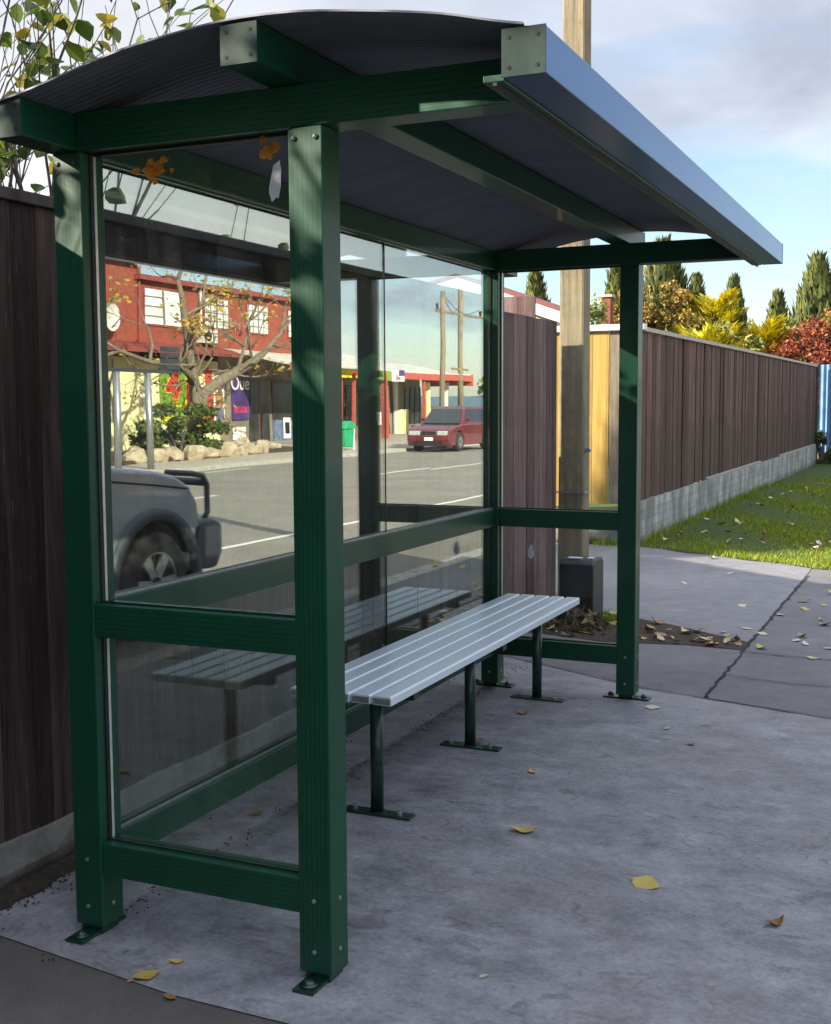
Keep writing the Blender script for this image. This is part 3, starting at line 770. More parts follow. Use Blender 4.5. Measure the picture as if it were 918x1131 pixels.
# garden shrub seen over the fence at the upper left
def garden_shrub(name, label, base, stems, seed, leafmat, leafn, ls, height, lean=(0, 0), depth=3, z0=0, rad=.022):
    rng = random.Random(seed); t = thing(name, label, 'tree', base)
    m = MB(); tips = []
    b = Vector(base)
    for k in range(stems):
        a = rng.uniform(0, 6.28); p = b + Vector((math.cos(a) * .12, math.sin(a) * .12, z0)); d = Vector((math.cos(a) * .35 + lean[0], math.sin(a) * .35 + lean[1], 1)).normalized()
        grow(m, tips, p, d, height * rng.uniform(.42, .55), rad * rng.uniform(.8, 1.3), depth, rng, .28, (2, 4), .22, .6, 6, 7, (.5, .75))
    m.build('trunk', 'bark', t, smooth=True)
    lm_ = MB()
    for k in range(leafn):
        pts, d = rng.choice(tips); p = rng.choice(pts[1:])
        if p.z < 2.6: p = Vector((min(p.x, -.62), p.y, p.z))
        leafshape(lm_, p, Vector((rng.gauss(0, 1), rng.gauss(0, 1), rng.gauss(-.5, .7))), Vector((rng.gauss(0, .5), rng.gauss(0, .5), 1)), ls * rng.uniform(.6, 1.25))
    lm_.build('crown', leafmat, t, smooth=False)
    return t
FENCE_GUARD = True
garden_shrub('garden_tree', 'bare-twigged garden tree with sparse green leaves above the near fence at left', (-1.25, .75, 0), 14, 21, 'leaf_green', 1250, .082, 3.4, (.02, -.02), 3, 0, .024)
garden_shrub('garden_tree', 'leafier garden tree behind the near fence toward the street corner', (-2.0, -2.3, 0), 11, 33, 'leaf_green', 1500, .12, 4.7, (0, .02), 3, 0, .026)

FENCE_GUARD = False
def cypress(name, label, x, y, top, rad, seed, group, n=2600, mat='cypress', s=.16):
    rng = random.Random(seed); t = thing(name, label, 'tree', (x, y, 0), group)
    MB().tube([(x, y, -.1), (x, y, top * .3)], [.16, .1], 8).build('trunk', 'bark', t)
    cr = MB(); lob = [(rng.uniform(0, 6.28), rng.uniform(.15, .8)) for _ in range(9)]
    def rr_(h, a):
        q = 1 - h; base = rad * (min(1, (q * 2.6)) ** .75) * (1 - .25 * max(0, (.22 - h) / .22))
        return base * (1 + .12 * math.sin(a * 5 + h * 7 + seed) + .08 * math.sin(a * 11 + h * 23))
    pts = []; rd = []
    for i in range(12): h = i / 11; pts.append((x, y, .25 + (top - .35) * h)); rd.append(max(.02, rr_(h, 0) * .72))
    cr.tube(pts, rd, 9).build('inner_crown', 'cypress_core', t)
    fm = MB()
    for k in range(n):
        h = rng.random() ** .9 * .985; a = rng.uniform(0, 6.28); r = rr_(h, a) * rng.uniform(.72, 1.05); z = .25 + (top - .3) * h
        p = Vector((x + math.cos(a) * r, y + math.sin(a) * r, z)); o = Vector((math.cos(a), math.sin(a), 0))
        d = (Vector((0, 0, 1)) + o * rng.uniform(.05, .45) + Vector((rng.gauss(0, .12), rng.gauss(0, .12), 0))).normalized()
        w = Vector((-o.y, o.x, 0)) * s * rng.uniform(.18, .42) + o * rng.uniform(-.02, .02); ln = d * s * rng.uniform(1.2, 3.2)
        fm.add([p - w * .6, p + w * .6, p + ln * .55 + w, p + ln, p + ln * .55 - w], [(0, 1, 2, 3, 4)])
    for tx in range(5):
        a = rng.uniform(0, 6.28); zz = top - rng.uniform(.0, .5); dx = math.cos(a) * .12; dy = math.sin(a) * .12
        for j in range(14):
            p = Vector((x + dx + rng.gauss(0, .04), y + dy + rng.gauss(0, .04), zz - rng.uniform(0, .5)))
            fm.add([p - Vector((.03, 0, 0)), p + Vector((.03, 0, 0)), p + Vector((rng.gauss(0, .02), 0, .25))], [(0, 1, 2)])
    fm.build('crown', mat, t)
    return t
GC = 'cypress trees beyond the long fence'
cypress('cypress_tree', 'small pointed cypress between the far back post and the pole', -9.8, 34, 5.62, .55, 1, GC)
cypress('cypress_tree', 'narrow cypress partly hidden behind the far front post', -7.75, 36, 5.95, .5, 2, GC)
cypress('cypress_tree', 'broadest dark cypress rising above the far cross beam', -6.62, 38, 6.95, 1.15, 3, GC, 4200)
cypress('cypress_tree', 'short slim cypress just right of the broadest one', -6.0, 40.5, 5.95, .42, 4, GC)
cypress('cypress_tree', 'pointed cypress behind the golden conifer', -4.95, 42, 5.95, .55, 5, GC)
cypress('cypress_tree', 'isolated cypress with forked tip right of the golden conifer', -3.65, 44, 5.55, .55, 6, GC)
cypress('cypress_tree', 'unseen tall cypress added behind the near fence to shade the verge grass', -12., 2.32, 9.4, .66, 8, None, 3600)  # added off-frame, only to cast shade on the verge
cypress('cypress_tree', 'tall cypress at the right edge above the red bush', -1.65, 38, 6.15, .85, 7, GC, 4000)
def bush(name, label, c, rad, n, s, mat, seed, clumps=22, cat='bush', up=0., asp=1.6, trunk=True, group=None, shell=.5):
    rng = random.Random(seed); t = thing(name, label, cat, (c[0], c[1], 0), group)
    m = MB()
    for k in range(6):
        a = rng.uniform(0, 6.28); p = Vector((c[0], c[1], 0)); q = Vector((c[0] + math.cos(a) * rad[0] * .55, c[1] + math.sin(a) * rad[1] * .55, c[2] + rad[2] * rng.uniform(-.1, .6)))
        m.tube([p, p.lerp(q, .5) + Vector((0, 0, .1)), q], [.06, .04, .012], 6)
    m.build('trunk', 'bark', t)
    cards(MB(), c, rad, n, s, rng, shell, 1, up, clumps, asp).build('crown', mat, t)
    return t
bush('amber_tree', 'amber and green rounded tree above the corner of the long fence', (-5.85, 33, 3.25), (1.55, 1.2, 1.75), 16000, .09, 'amber', 1, 60, 'tree')
bush('green_bush', 'pale green bush between the pole and the far front post', (-6.55, 29.6, 2.45), (1.25, .8, 1.75), 6000, .09, 'lime', 2, 24)
def golden(name, label, x, y, top, rad, seed):
    rng = random.Random(seed); t = thing(name, label, 'tree', (x, y, 0), 'golden conifers beyond the fence'); m = MB(); fm = MB()
    for k in range(85):
        a = rng.uniform(0, 6.28); h = rng.uniform(.25, 1); z = top * h * .86; ln = rad * (1.15 - .75 * h) * rng.uniform(.75, 1.15)
        d = Vector((math.cos(a), math.sin(a), .42)).normalized(); p0 = Vector((x, y, z - .2)); pts = [p0 + d * ln * s + Vector((0, 0, .12 * s * s)) for s in (0, .35, .7, 1)]
        m.tube(pts, [.03, .022, .014, .006], 5)
        for j in range(110):
            s = rng.uniform(.15, 1.08); p = p0 + d * ln * s + Vector((0, 0, .12 * s * s)); side = Vector((-d.y, d.x, 0)) * rng.gauss(0, .13) * (1.2 - .6 * s); p = p + side + Vector((0, 0, rng.gauss(0, .045)))
            dd = (d + side.normalized() * .5 + Vector((0, 0, rng.uniform(0, .6)))).normalized(); w = dd.cross(Vector((0, 0, 1))).normalized() * .035; q = dd * rng.uniform(.12, .28)
            fm.add([p - w * .5, p + w, p + q, p - w], [(0, 1, 2, 3)])
    m.tube([(x, y, 0), (x, y, top * .85)], [.12, .03], 7)
    m.build('trunk', 'bark', t); fm.build('crown', 'gold', t); return t
golden('golden_conifer', 'tallest bright yellow conifer left of the pointed cypress', -4.15, 33.5, 5.3, 1.7, 3)
golden('golden_conifer', 'low spreading yellow conifer nearest the long fence', -3.9, 31.2, 4.1, 1.6, 4)
golden('golden_conifer', 'small yellow conifer beside the red bush', -2.7, 33.5, 4.5, 1.3, 6)
bush('variegated_bush', 'cream and green variegated bush behind the middle of the long fence', (-3.2, 31., 2.5), (1.0, .9, 1.25), 2600, .10, 'lime', 9, 22)
bush('pampas_bush', 'pale feathery bush at the foot of the rightmost cypress', (-2.0, 34.5, 3.0), (.55, .6, 1.6), 1500, .12, 'lime', 10, 14, 'bush', 1.5, 3.)
bush('red_bush', 'large red autumn bush at the right edge behind the fence end', (-.8, 33, 1.9), (1.6, 1.2, 1.8), 8500, .075, 'redleaf', 11, 46)
bush('brown_bush', 'rusty brown bush behind the red bush at right', (-.6, 35.5, 2.9), (.9, .9, 1.5), 2400, .10, 'amber', 14, 20)
bush('ivy_bush', 'dark ivy growing at the foot of the blue fence', (-.55, 29.05, .35), (.35, .3, .55), 1100, .07, 'bush', 12, 14)
bush('dry_shrub', 'brown dry tuft in the soil bed beside the charcoal box', (.0, 5.32, .03), (.20, .10, .11), 360, .045, 'dead_grass', 13, 0, 'dry plant', .5, 3.)
for sx_, yy_, sd in ((-9.5, 50, 1), (2.5, 62, 5)):
    bush('background_tree', 'distant dark hedge tree far behind the ' + ('cypresses at left' if sd == 1 else 'blue fence'), (sx_, yy_, 1.6), (3.5, 2, 2.), 2500, .3, 'bush', 40 + sd, 26, 'tree')

for (x, y, r3_, h3, sd) in ((-5.2, -9.5, 3.6, 4.4, 1), (.6, -12.5, 3.8, 5.0, 2), (-11, -17, 3.4, 5., 3)):  # unseen trees added to block sky light from the shelter's near faces
    bush('sky_blocker_tree', ['', 'large dark tree added unseen to block sky light beyond the street end of the near fence', 'large dark tree added unseen to block sky light over the footpath well behind the shelter', 'large dark tree added unseen to block sky light in the yard well behind the shelter'][sd], (x, y, h3), (r3_, r3_, h3 * .85), 4200, .55, 'bush', 60 + sd, 40, 'tree')
# ------------------------------------------------------------------ pole, box
pl = thing('utility_pole', 'thick weathered timber utility pole at the end of the near fence', 'utility pole', (-.445, 6.75, 0))
def sq(cx, cy, hx, hy, z): return [(cx - hx, cy - hy, z), (cx + hx, cy - hy, z), (cx + hx, cy + hy, z), (cx - hx, cy + hy, z)]
m = MB(); lv = [(0, .110, .10), (2.5, .104, .095), (5, .096, .09), (9, .085, .085)]; vs = []
for z, hx, hy in lv: vs += sq(-.445, 6.75, hx, hy, z)
m.add(vs, [(3, 2, 1, 0), (12, 13, 14, 15)] + [(i * 4 + k, i * 4 + (k + 1) % 4, (i + 1) * 4 + (k + 1) % 4, (i + 1) * 4 + k) for i in range(3) for k in range(4)])
m.build('pole_shaft', 'pole', pl, bevel=.02)
m = MB()
for z in (.86, .64): m.box(-.565, -.326, 6.625, 6.634, z, z + .012); m.box(-.3258, -.319, 6.625, 6.87, z, z + .012).mark()
m.build_each('strap', 'steel', pl)
m = MB(); m.tube([(-.33, 6.7, 1.2), (-.295, 6.7, 1.22)], .02, 8); m.build('bolt', 'steel', pl)
bx_ = thing('utility_box', 'charcoal plastic utility box beyond the far end glass', 'utility box', (-.05, 5.55, 0))
MB().prism([(5.46, .0), (5.74, .0), (5.74, .44), (5.70, .475), (5.50, .475), (5.46, .44)], 0, -.17, .085).build('casing', 'plastic_box', bx_, bevel=.012)
m = MB(); m.box(-.12, -.02, 5.50, 5.56, .476, .482).mark(); m.box(.02, .06, 5.52, 5.6, .476, .483); m.build_each('lid_label', 'white_scrap', bx_)

# ------------------------------------------------------------------ neighbouring houses
hs = thing('neighbour_house', 'white gabled house with maroon roof beyond the near fence and pole', 'house', (-4.0, 13.2, 0))
B(-7.0, -2.75, 13.1, 14.2, 0, 2.62).build('wall', 'cream', hs)
MB().prism([(-7.4, 2.50), (-4.0, 3.26), (-2.6, 2.78), (-2.6, 2.62), (-7.4, 2.42)], 1, 13.1, 14.2).build('gable_wall', 'cream', hs)
m = MB()
for (a, b) in (((-7.6, 2.49), (-4.0, 3.34)), ((-4.0, 3.34), (-2.45, 2.80))):
    ax, az = a; bx, bz = b; m.prism([(ax, az - .14), (bx, bz - .14), (bx, bz + .012), (ax, az + .012)], 1, 12.96, 13.02)
m.build('barge_board', 'white_paint', hs)
m = MB()
for (a, b) in (((-7.6, 2.49), (-4.0, 3.34)), ((-4.0, 3.34), (-2.45, 2.80))):
    m.prism([(a[0], a[1] + .014), (b[0], b[1] + .014), (b[0], b[1] + .055), (a[0], a[1] + .055)], 1, 12.94, 14.3)
m.build('roof', 'red_roof', hs)
w_ = B(-3.6, -2.6, 13.04, 13.09, 1.1, 2.2).build('window', 'white_paint', hs)
hb = thing('brick_chimney_house', 'distant house with red brick chimney left of the far front post', 'house', (-8, 31, 0))
B(-12, -8.6, 27.5, 33, 0, 2.2).build('wall', 'cream', hb)
MB().prism([(-12.4, 2.2), (-8.2, 2.2), (-10.2, 2.9)], 1, 27.2, 33.2).build('roof', 'red_roof', hb)
B(-6.74, -6.46, 30.6, 30.9, 0, 4.55).build('chimney', 'red_roof', hb, bevel=.02)
B(-6.78, -6.42, 30.55, 30.95, 4.55, 4.62).build('chimney_cap', 'caprail_pale', hb)
ha = thing('neighbour_house', 'low pale roofed house glimpsed right behind the near fence', 'house', (-6, 3, 0))
B(-7.0, -3.4, 1.9, 5.2, 0, 2.0).build('wall', 'cream', ha)
MB().prism([(-7.3, 2.01), (-3.05, 2.01), (-3.0, 2.10), (-5.2, 2.4)], 1, 1.6, 5.5).build('roof', 'grey_roof', ha)
B(-3.06, -2.95, 1.6, 5.5, 2.03, 2.13).build('gutter', 'white_paint', ha, bevel=.01)

# ------------------------------------------------------------------ fallen leaves
def leaf_mesh(name, rng, s, curl):
    m = MB(); n = 6; pr_ = [0, .24, .38, .42, .36, .2, 0]; top = []; 
    mid = []; Lf = []; Rt = []
    for i in range(n + 1):
        t = i / n; x = (t - .5) * s; w = pr_[i] * s * rng.uniform(.8, 1.15); z = .004 + curl * s * (4 * (t - .5) ** 2) * rng.uniform(.8, 1.1)
        y0 = .06 * s * math.sin(t * 3 + curl * 9)
        mid.append((x, y0, z)); Lf.append((x + rng.uniform(-.04, .04) * s, y0 + w, z + abs(curl) * w * rng.uniform(.3, 1.1))); Rt.append((x + rng.uniform(-.04, .04) * s, y0 - w, z + abs(curl) * w * rng.uniform(.1, .9)))
    vs = mid + Lf + Rt; k = n + 1; fs = []
    for i in range(n): fs += [(i, i + 1, k + i + 1, k + i), (i + 1, i, 2 * k + i, 2 * k + i + 1)]
    fs2 = []
    m.add(vs, fs)
    m.tube([(-s * .5, 0, .006), (-s * .68, .02 * s, .01)], s * .02, 4)
    me = D.meshes.new(name); me.from_pydata(m.v, [], m.f); me.validate(); return me
rng = random.Random(77)
LM = {}
def leaf_variants(mat, n, cs):
    out = []
    for k in range(n):
        me = leaf_mesh('fallen_leaf', rng, 1.0, rng.choice(cs)); me.materials.append(M[mat]); out.append(me)
    return out
for mt in ('dl_mix', 'dl_yellow', 'dl_brown', 'dl_pale', 'dl_gold'): LM[mt] = leaf_variants(mt, 5, (.04, .09, .16, .28))
def put_leaf(x, y, s, mat, label, group=None, z=.008, rz=None, tilt=.15, v=None):
    o = D.objects.new('fallen_leaf', LM[mat][v if v is not None else rng.randrange(5)]); COL.objects.link(o)
    o.location = (x, y, z); o.scale = (s, s * rng.uniform(.5, 1.0), s)
    o.rotation_euler = (rng.gauss(0, tilt), rng.gauss(0, tilt), rz if rz is not None else rng.uniform(0, 6.28))
    tag(o, label, 'leaf', group); return o
put_leaf(.974, 1.335, .105, 'dl_yellow', 'long yellow leaf in the middle of the concrete floor', rz=.35, v=2, tilt=.03)
put_leaf(1.503, 1.022, .105, 'dl_yellow', 'curled olive yellow leaf right of the middle of the concrete floor', rz=-.35, v=3, tilt=.08)
put_leaf(1.935, .878, .07, 'dl_brown', 'small tan leaf at the lower right edge of the concrete floor', rz=.9, v=1)
put_leaf(.772, 2.036, .06, 'dl_yellow', 'round brownish yellow leaf beside the middle bench foot', rz=2.2, v=0, tilt=.05)
put_leaf(1.002, 3.322, .085, 'dl_pale', 'broad cream leaf beside the foot of the far front post', rz=.2, v=1, tilt=.05)
put_leaf(1.158, 2.952, .05, 'dl_pale', 'small cream leaf in front of the far front post', rz=1.2)
put_leaf(1.32, 2.72, .045, 'dl_brown', 'small brown leaf well right of the far front post', rz=.2)
put_leaf(.377, -.161, .085, 'dl_yellow', 'bright yellow leaf at the front edge of the concrete pad', rz=1.1, v=0, tilt=.03)
put_leaf(.403, -.056, .045, 'dl_yellow', 'tiny yellow leaf just behind the bright yellow leaf at the pad edge', rz=.7)
put_leaf(.507, -.233, .04, 'dl_brown', 'reddish brown leaf on the dark asphalt below the near end panel', rz=.1)
put_leaf(-.043, 1.103, .06, 'dl_brown', 'brown leaf beside the bottom back rail seen through the near end glass', rz=.5)
put_leaf(1.239, .211, .03, 'dl_pale', 'tiny white leaf fragment on the lower concrete floor', rz=.5)
put_leaf(.80, .02, .045, 'dl_brown', 'small brown leaf on the pad right of the near front post', rz=.5)
put_leaf(.40, 2.36, .055, 'dl_brown', 'brown leaf resting on the middle bench foot plate', rz=.2, z=.02)
put_leaf(.42, 2.95, .06, 'dl_brown', 'dark curled leaf in front of the far bench foot', rz=.2)
put_leaf(.22, 1.25, .05, 'dl_brown', 'brown leaf beside the near bench foot', rz=.9)
GLT = 'fallen leaves in the soil bed behind the shelter'
for k in range(84):
    for _ in range(50):
        x = rng.uniform(-.35, 1.2); y = rng.uniform(4.95, 6.1)
        lo = 5.0 ; hi = 6.15 - .62 * (x + .2)
        if lo < y < hi: break
    put_leaf(x, y, rng.uniform(.05, .125), 'dl_mix', 'dry brown or yellow leaf lying among others in the soil bed', GLT, z=rng.uniform(.01, .022), tilt=.3)
put_leaf(.05, 5.28, .16, 'dl_yellow', 'large orange yellow leaf on the soil beside the charcoal box', rz=2.6, z=.02)
for (x, y) in ((.278, 7.725), (.933, 6.716), (1.257, 6.415), (1.552, 6.293), (1.64, 4.915), (1.72, 5.25), (1.55, 5.35), (1.78, 5.3), (1.48, 5.45), (1.6, 6.1), (1.40, 6.75), (1.24, 5.6), (1.12, 5.75), (1.9, 5.3), (.55, 8.5), (.2, 9.5), (1.35, 7.1), (1.15, 5.15), (1.30, 5.1), (.98, 5.55), (1.5, 5.6)):
    put_leaf(x, y, rng.uniform(.06, .105), 'dl_mix' if rng.random() < .5 else 'dl_pale', 'single dry leaf lying on the grey driveway or footpath paving', 'fallen leaves scattered on the paving')
for k in range(105):
    y = 10.2 + 13 * rng.random() ** 1.5; x = rng.uniform(-.55, 2.1)
    put_leaf(x, y, rng.uniform(.07, .13), 'dl_mix' if rng.random() < .6 else 'dl_pale', 'single dry leaf lying on the grass verge', 'fallen leaves scattered on the grass', z=.06, tilt=.35)
for k in range(60):
    y = rng.uniform(6.8, 13); x = KX + .06 + abs(rng.gauss(0, .12)) if rng.random() < .75 else rng.uniform(1.3, 2.3)
    put_leaf(x, y, rng.uniform(.06, .12), 'dl_gold', 'golden leaf lying along the near kerb', 'golden leaves along the near kerb', z=.01 if x < KX else -.088, tilt=.3)

# ------------------------------------------------------------------ vehicles
M['tyre'] = simple('tyre rubber', (.015, .015, .015), .75)
M['alloy'] = simple('alloy wheel', (.5, .5, .5), .35, .8, .1)
M['silver_paint'] = simple('silver grey car paint', (.44, .49, .56), .3, .35, .06, 3, Coat_Weight=1.)
M['silver_dark'] = simple('dark flare plastic', (.07, .08, .095), .5, .1, .1)
M['red_paint'] = simple('dark red car paint', (.15, .010, .018), .3, .2, .08, 3, Coat_Weight=1.)
M['chrome'] = simple('chrome trim', (.75, .75, .75), .15, 1., .05)
M['bar'] = simple('black bull bar', (.06, .068, .08), .35, .3, .1, 5)
M['black_trim'] = simple('black trim', (.012, .012, .013), .5)
M['lamp_glass'] = simple('headlight lens', (.6, .62, .62), .1, .3, .1, 9)
M['plate'] = simple('white number plate', (.8, .8, .78), .5)
def carglass():
    t = NT('car window glass'); t.color((.02, .025, .03)); t.set(Roughness=.04, Specular_IOR_Level=.9); return t.m
M['car_glass'] = carglass()
def wheel(parent, cx, cy, cz, r, w, side):
    """side: +1 faces +x, -1 faces -x"""
    xo = cx + side * w
    t = MB(); prof = [(0, r * .62), (.0, r * .9), (.015, r * .97), (.03, r), (w - .03, r), (w - .015, r * .97), (w, r * .9), (w, r * .62)]
    n = 32; vs = []
    for k in range(n):
        a = 2 * math.pi * k / n
        for (dx, rr_) in prof: vs.append((cx + side * dx, cy + math.cos(a) * rr_, cz + math.sin(a) * rr_))
    q = len(prof)
    t.add(vs, [(k * q + i, k * q + i + 1, ((k + 1) % n) * q + i + 1, ((k + 1) % n) * q + i) for k in range(n) for i in range(q - 1)])
    wh = t.build('wheel', 'tyre', parent, smooth=True); wh['label'] = 'wheel'
    h = MB(); h.tube([(xo - side * .06, cy, cz), (xo - side * .055, cy, cz)], r * .6, 24)
    h.tube([(xo - side * .05, cy, cz), (xo - side * .01, cy, cz)], [r * .17, r * .13], 16)
    h.build('rim_well', 'black_trim', wh)
    s_ = MB()
    for k in range(6):
        a = 2 * math.pi * k / 6; d = Vector((0, math.cos(a), math.sin(a))); p = Vector((0, -math.sin(a), math.cos(a)))
        c0 = Vector((xo - side * .02, cy, cz)) + d * r * .1; c1 = Vector((xo - side * .015, cy, cz)) + d * r * .6
        s_.add([c0 - p * .03, c0 + p * .03, c1 + p * .045, c1 - p * .045, c0 - p * .03 - Vector((side * .02, 0, 0)), c0 + p * .03 - Vector((side * .02, 0, 0)), c1 + p * .045 - Vector((side * .02, 0, 0)), c1 - p * .045 - Vector((side * .02, 0, 0))],
               [(0, 1, 2, 3), (7, 6, 5, 4), (0, 4, 5, 1), (1, 5, 6, 2), (2, 6, 7, 3), (3, 7, 4, 0)])
    vs = []
    for k in range(n):
        a = 2 * math.pi * k / n
        for (dx, rr_) in ((-.005, r * .66), (-.012, r * .58), (-.06, r * .57)): vs.append((xo + side * dx, cy + math.cos(a) * rr_, cz + math.sin(a) * rr_))
    s_.add(vs, [(k * 3 + i, k * 3 + i + 1, ((k + 1) % n) * 3 + i + 1, ((k + 1) % n) * 3 + i) for k in range(n) for i in range(2)])
    s_.build('rim', 'alloy', wh)
def archpts(cy, cz, r, zb, n=12, rev=False):
    a0 = math.asin(max(-1, min(1, (zb - cz) / r)))
    pts = [(cy + r * math.cos(a), cz + r * math.sin(a)) for a in [a0 + (math.pi - 2 * a0) * k / n for k in range(n + 1)]]
    return pts if not rev else list(reversed(pts))
# silver ute parked at the near kerb, nose toward +y
RZ = -.10
ut = thing('parked_ute', 'silver grey utility vehicle with black bull bar parked at the near kerb', 'utility vehicle', (3.9, 2.6, RZ))
X0, X1 = 3.02, 4.86
fw_, rw_ = 4.40, 1.30; WR = .385; WZ = RZ + WR
body = [(.12, .36), (rw_ - .50, .36)] + archpts(rw_, WZ, .50, .36, rev=True)[0:] + [(fw_ - .50, .36)] + archpts(fw_, WZ, .49, .36, rev=True) + [(4.95, .40), (5.0, .62), (4.96, .86), (4.80, 1.03), (4.55, 1.10), (4.1, 1.155), (3.72, 1.19), (3.55, 1.20), (.05, 1.05), (.05, .5)]
# clean duplicates: arch arrays already contain the sill points
body = [(.12, .36)] + archpts(rw_, WZ, .50, .36, rev=True) + archpts(fw_, WZ, .49, .36, rev=True) + [(4.93, .44), (4.99, .62), (4.96, .84), (4.86, .98), (4.66, 1.07), (4.4, 1.115), (4.1, 1.15), (3.75, 1.185), (3.55, 1.20), (.05, 1.12), (.05, .5)]
MB().prism(body, 0, X0, X1).build('body', 'silver_paint', ut, bevel=.07, seg=4)
MB().prism([(.6, .3), (4.2, .3), (4.2, 1.0), (.6, 1.0)], 0, X0 + .25, X1 - .25).build('chassis', 'black_trim', ut)
gh = [(1.75, 1.17), (3.62, 1.17), (2.95, 1.66), (2.7, 1.70), (1.95, 1.68), (1.75, 1.6)]
cab = MB()
n = len(gh); vs = []
for (x, ins) in ((X0 + .06, 0), (X1 - .06, 0)):
    for (y, z) in gh: vs.append((x + (1 if x < 4 else -1) * (z - 1.17) * .28, y, z))
cab.add(vs, [tuple(range(n)), tuple(reversed(range(n, 2 * n)))] + [(i, n + i, n + (i + 1) % n, (i + 1) % n) for i in range(n)])
cab.build('cab', 'silver_paint', ut, bevel=.04, seg=3)
def sidewin(x, sgn, pts, off=.006):
    m = MB(); q = [(x + (-sgn) * (z - 1.17) * .28 + sgn * off, y, z) for y, z in pts]; m.add(q, [tuple(range(len(q)))]); return m
for x, sg in ((X0 + .06, -1), (X1 - .06, 1)):
    sidewin(x, sg, [(2.5, 1.22), (3.42, 1.22), (2.93, 1.58), (2.5, 1.62)]).build('side_window', 'car_glass', ut)
    sidewin(x, sg, [(1.85, 1.22), (2.42, 1.22), (2.42, 1.62), (1.9, 1.6)]).build('side_window', 'car_glass', ut)
MB().add([(X0 + .18, 3.60, 1.20), (X1 - .18, 3.60, 1.20), (X1 - .30, 2.99, 1.64), (X0 + .30, 2.99, 1.64)], [(0, 1, 2, 3)]).build('windscreen', 'car_glass', ut).location.z = .012
for cx, sg in ((X0 + .22, -1), (X1 - .22, 1)):
    for cy in (fw_, rw_): wheel(ut, cx, cy, WZ, WR, .24, sg)
def flare(cy, xa, xb, r0, r1, mat='silver_dark'):
    m = MB(); n = 18; a0 = -.02; vs = []
    for k in range(n + 1):
        a = a0 + (math.pi - 2 * a0) * k / n; c, s_ = math.cos(a), math.sin(a)
        for (x, r) in ((xa, r1), (xb, r1 - .02), (xb, r0), (xa, r0 - .01)): vs.append((x, cy + r * c, WZ + r * s_))
    m.add(vs, [(k * 4 + i, k * 4 + (i + 1) % 4, (k + 1) * 4 + (i + 1) % 4, (k + 1) * 4 + i) for k in range(n) for i in range(4)]); return m
for cy in (fw_, rw_):
    flare(cy, X0 + .06, X0 - .035, .475, .57).build('wheel_arch_flare', 'silver_dark', ut, smooth=True)
    flare(cy, X1 - .06, X1 + .035, .475, .57).build('wheel_arch_flare', 'silver_dark', ut, smooth=True)
MB().prism([(4.78, .32), (5.22, .30), (5.30, .42), (5.30, .66), (5.18, .70), (4.9, .70)], 0, X0 + .0, X1 - .0).build('bumper', 'silver_dark', ut, bevel=.04, seg=3)
m = MB()
for x in (X0 + .12, X1 - .12):
    m.tube([(x, 5.18, .66), (x, 5.26, .74), (x, 5.26, .96), (x, 5.20, 1.035), (x, 5.06, 1.06), (x, 4.72, 1.085)], .024, 10)
m.tube([(X0 + .12, 5.24, .98), (3.94, 5.30, 1.0), (X1 - .12, 5.24, .98)], .03, 10)
for x in (3.6, 4.3): m.tube([(x, 5.27, .66), (x, 5.29, 1.0)], .028, 10)
m.build('bull_bar', 'bar', ut, smooth=True)
for xa, xb in ((X0 + .05, X0 + .46), (X1 - .46, X1 - .05)):
    B(xa, xb, 4.90, 5.005, .72, .90).build('headlight', 'lamp_glass', ut, bevel=.03)
B(X0 + .5, X1 - .5, 4.93, 5.01, .66, .92).build('grille', 'black_trim', ut, bevel=.01)
MB().prism([(4.80, .955), (4.84, .965), (3.55, 1.115), (3.55, 1.10)], 0, X0 - .002, X0 + .004).build('panel_seam', 'black_trim', ut)
MB().prism([(3.53, .40), (3.545, .40), (3.545, 1.10), (3.53, 1.10)], 0, X0 - .002, X0 + .004).build('panel_seam', 'black_trim', ut)
B(X0 - .03, X0 + .0, 2.55, 2.72, .86, .895).build('door_handle', 'black_trim', ut, bevel=.006)
MB().prism([(2.44, .42), (2.455, .42), (2.455, 1.16), (2.44, 1.16)], 0, X0 - .002, X0 + .004).build('panel_seam', 'black_trim', ut)
B(X0 - .16, X0 + .06, 3.28, 3.40, 1.18, 1.34).build('mirror', 'black_trim', ut, bevel=.03)
B(X0 - .008, X0 + .004, 3.84, 3.90, .82, .86).build('indicator', 'dl_brown', ut)
# red wagon parked across the road, nose toward the viewer (-y)
rc = thing('parked_car', 'dark red station wagon parked at the far kerb outside the shops', 'car', (14.42, 38.6, RZ))
cx0, cx1 = 13.58, 15.28; cy0 = 35.85
r_ = .32; wz = RZ + r_; f1, f2 = cy0 + .85, cy0 + 3.4
bd = [(cy0 + .06, .08), (cy0 + .0, .25)] 
bd = [(cy0 + .05, .10), (cy0 - .02, .30), (cy0, .52), (cy0 + .1, .64), (cy0 + .55, .74), (cy0 + 1.25, .80), (cy0 + 4.35, .82), (cy0 + 4.42, .5), (cy0 + 4.38, .12)] + archpts(f2, wz, .37, .10) + archpts(f1, wz, .37, .10)
MB().prism(bd, 0, cx0, cx1).build('body', 'red_paint', rc, bevel=.06, seg=4)
gp = [(cy0 + 1.1, .78), (cy0 + 1.75, 1.28), (cy0 + 2.1, 1.36), (cy0 + 4.0, 1.34), (cy0 + 4.38, .80)]
n = len(gp); vs = []
for x, s_ in ((cx0 + .04, 1), (cx1 - .04, -1)):
    for y, z in gp: vs.append((x + s_ * (z - .78) * .36, y, z))
MB().add(vs, [tuple(reversed(range(n))), tuple(range(n, 2 * n))] + [(i, (i + 1) % n, n + (i + 1) % n, n + i) for i in range(n)]).build('cabin', 'red_paint', rc, bevel=.04, seg=3)
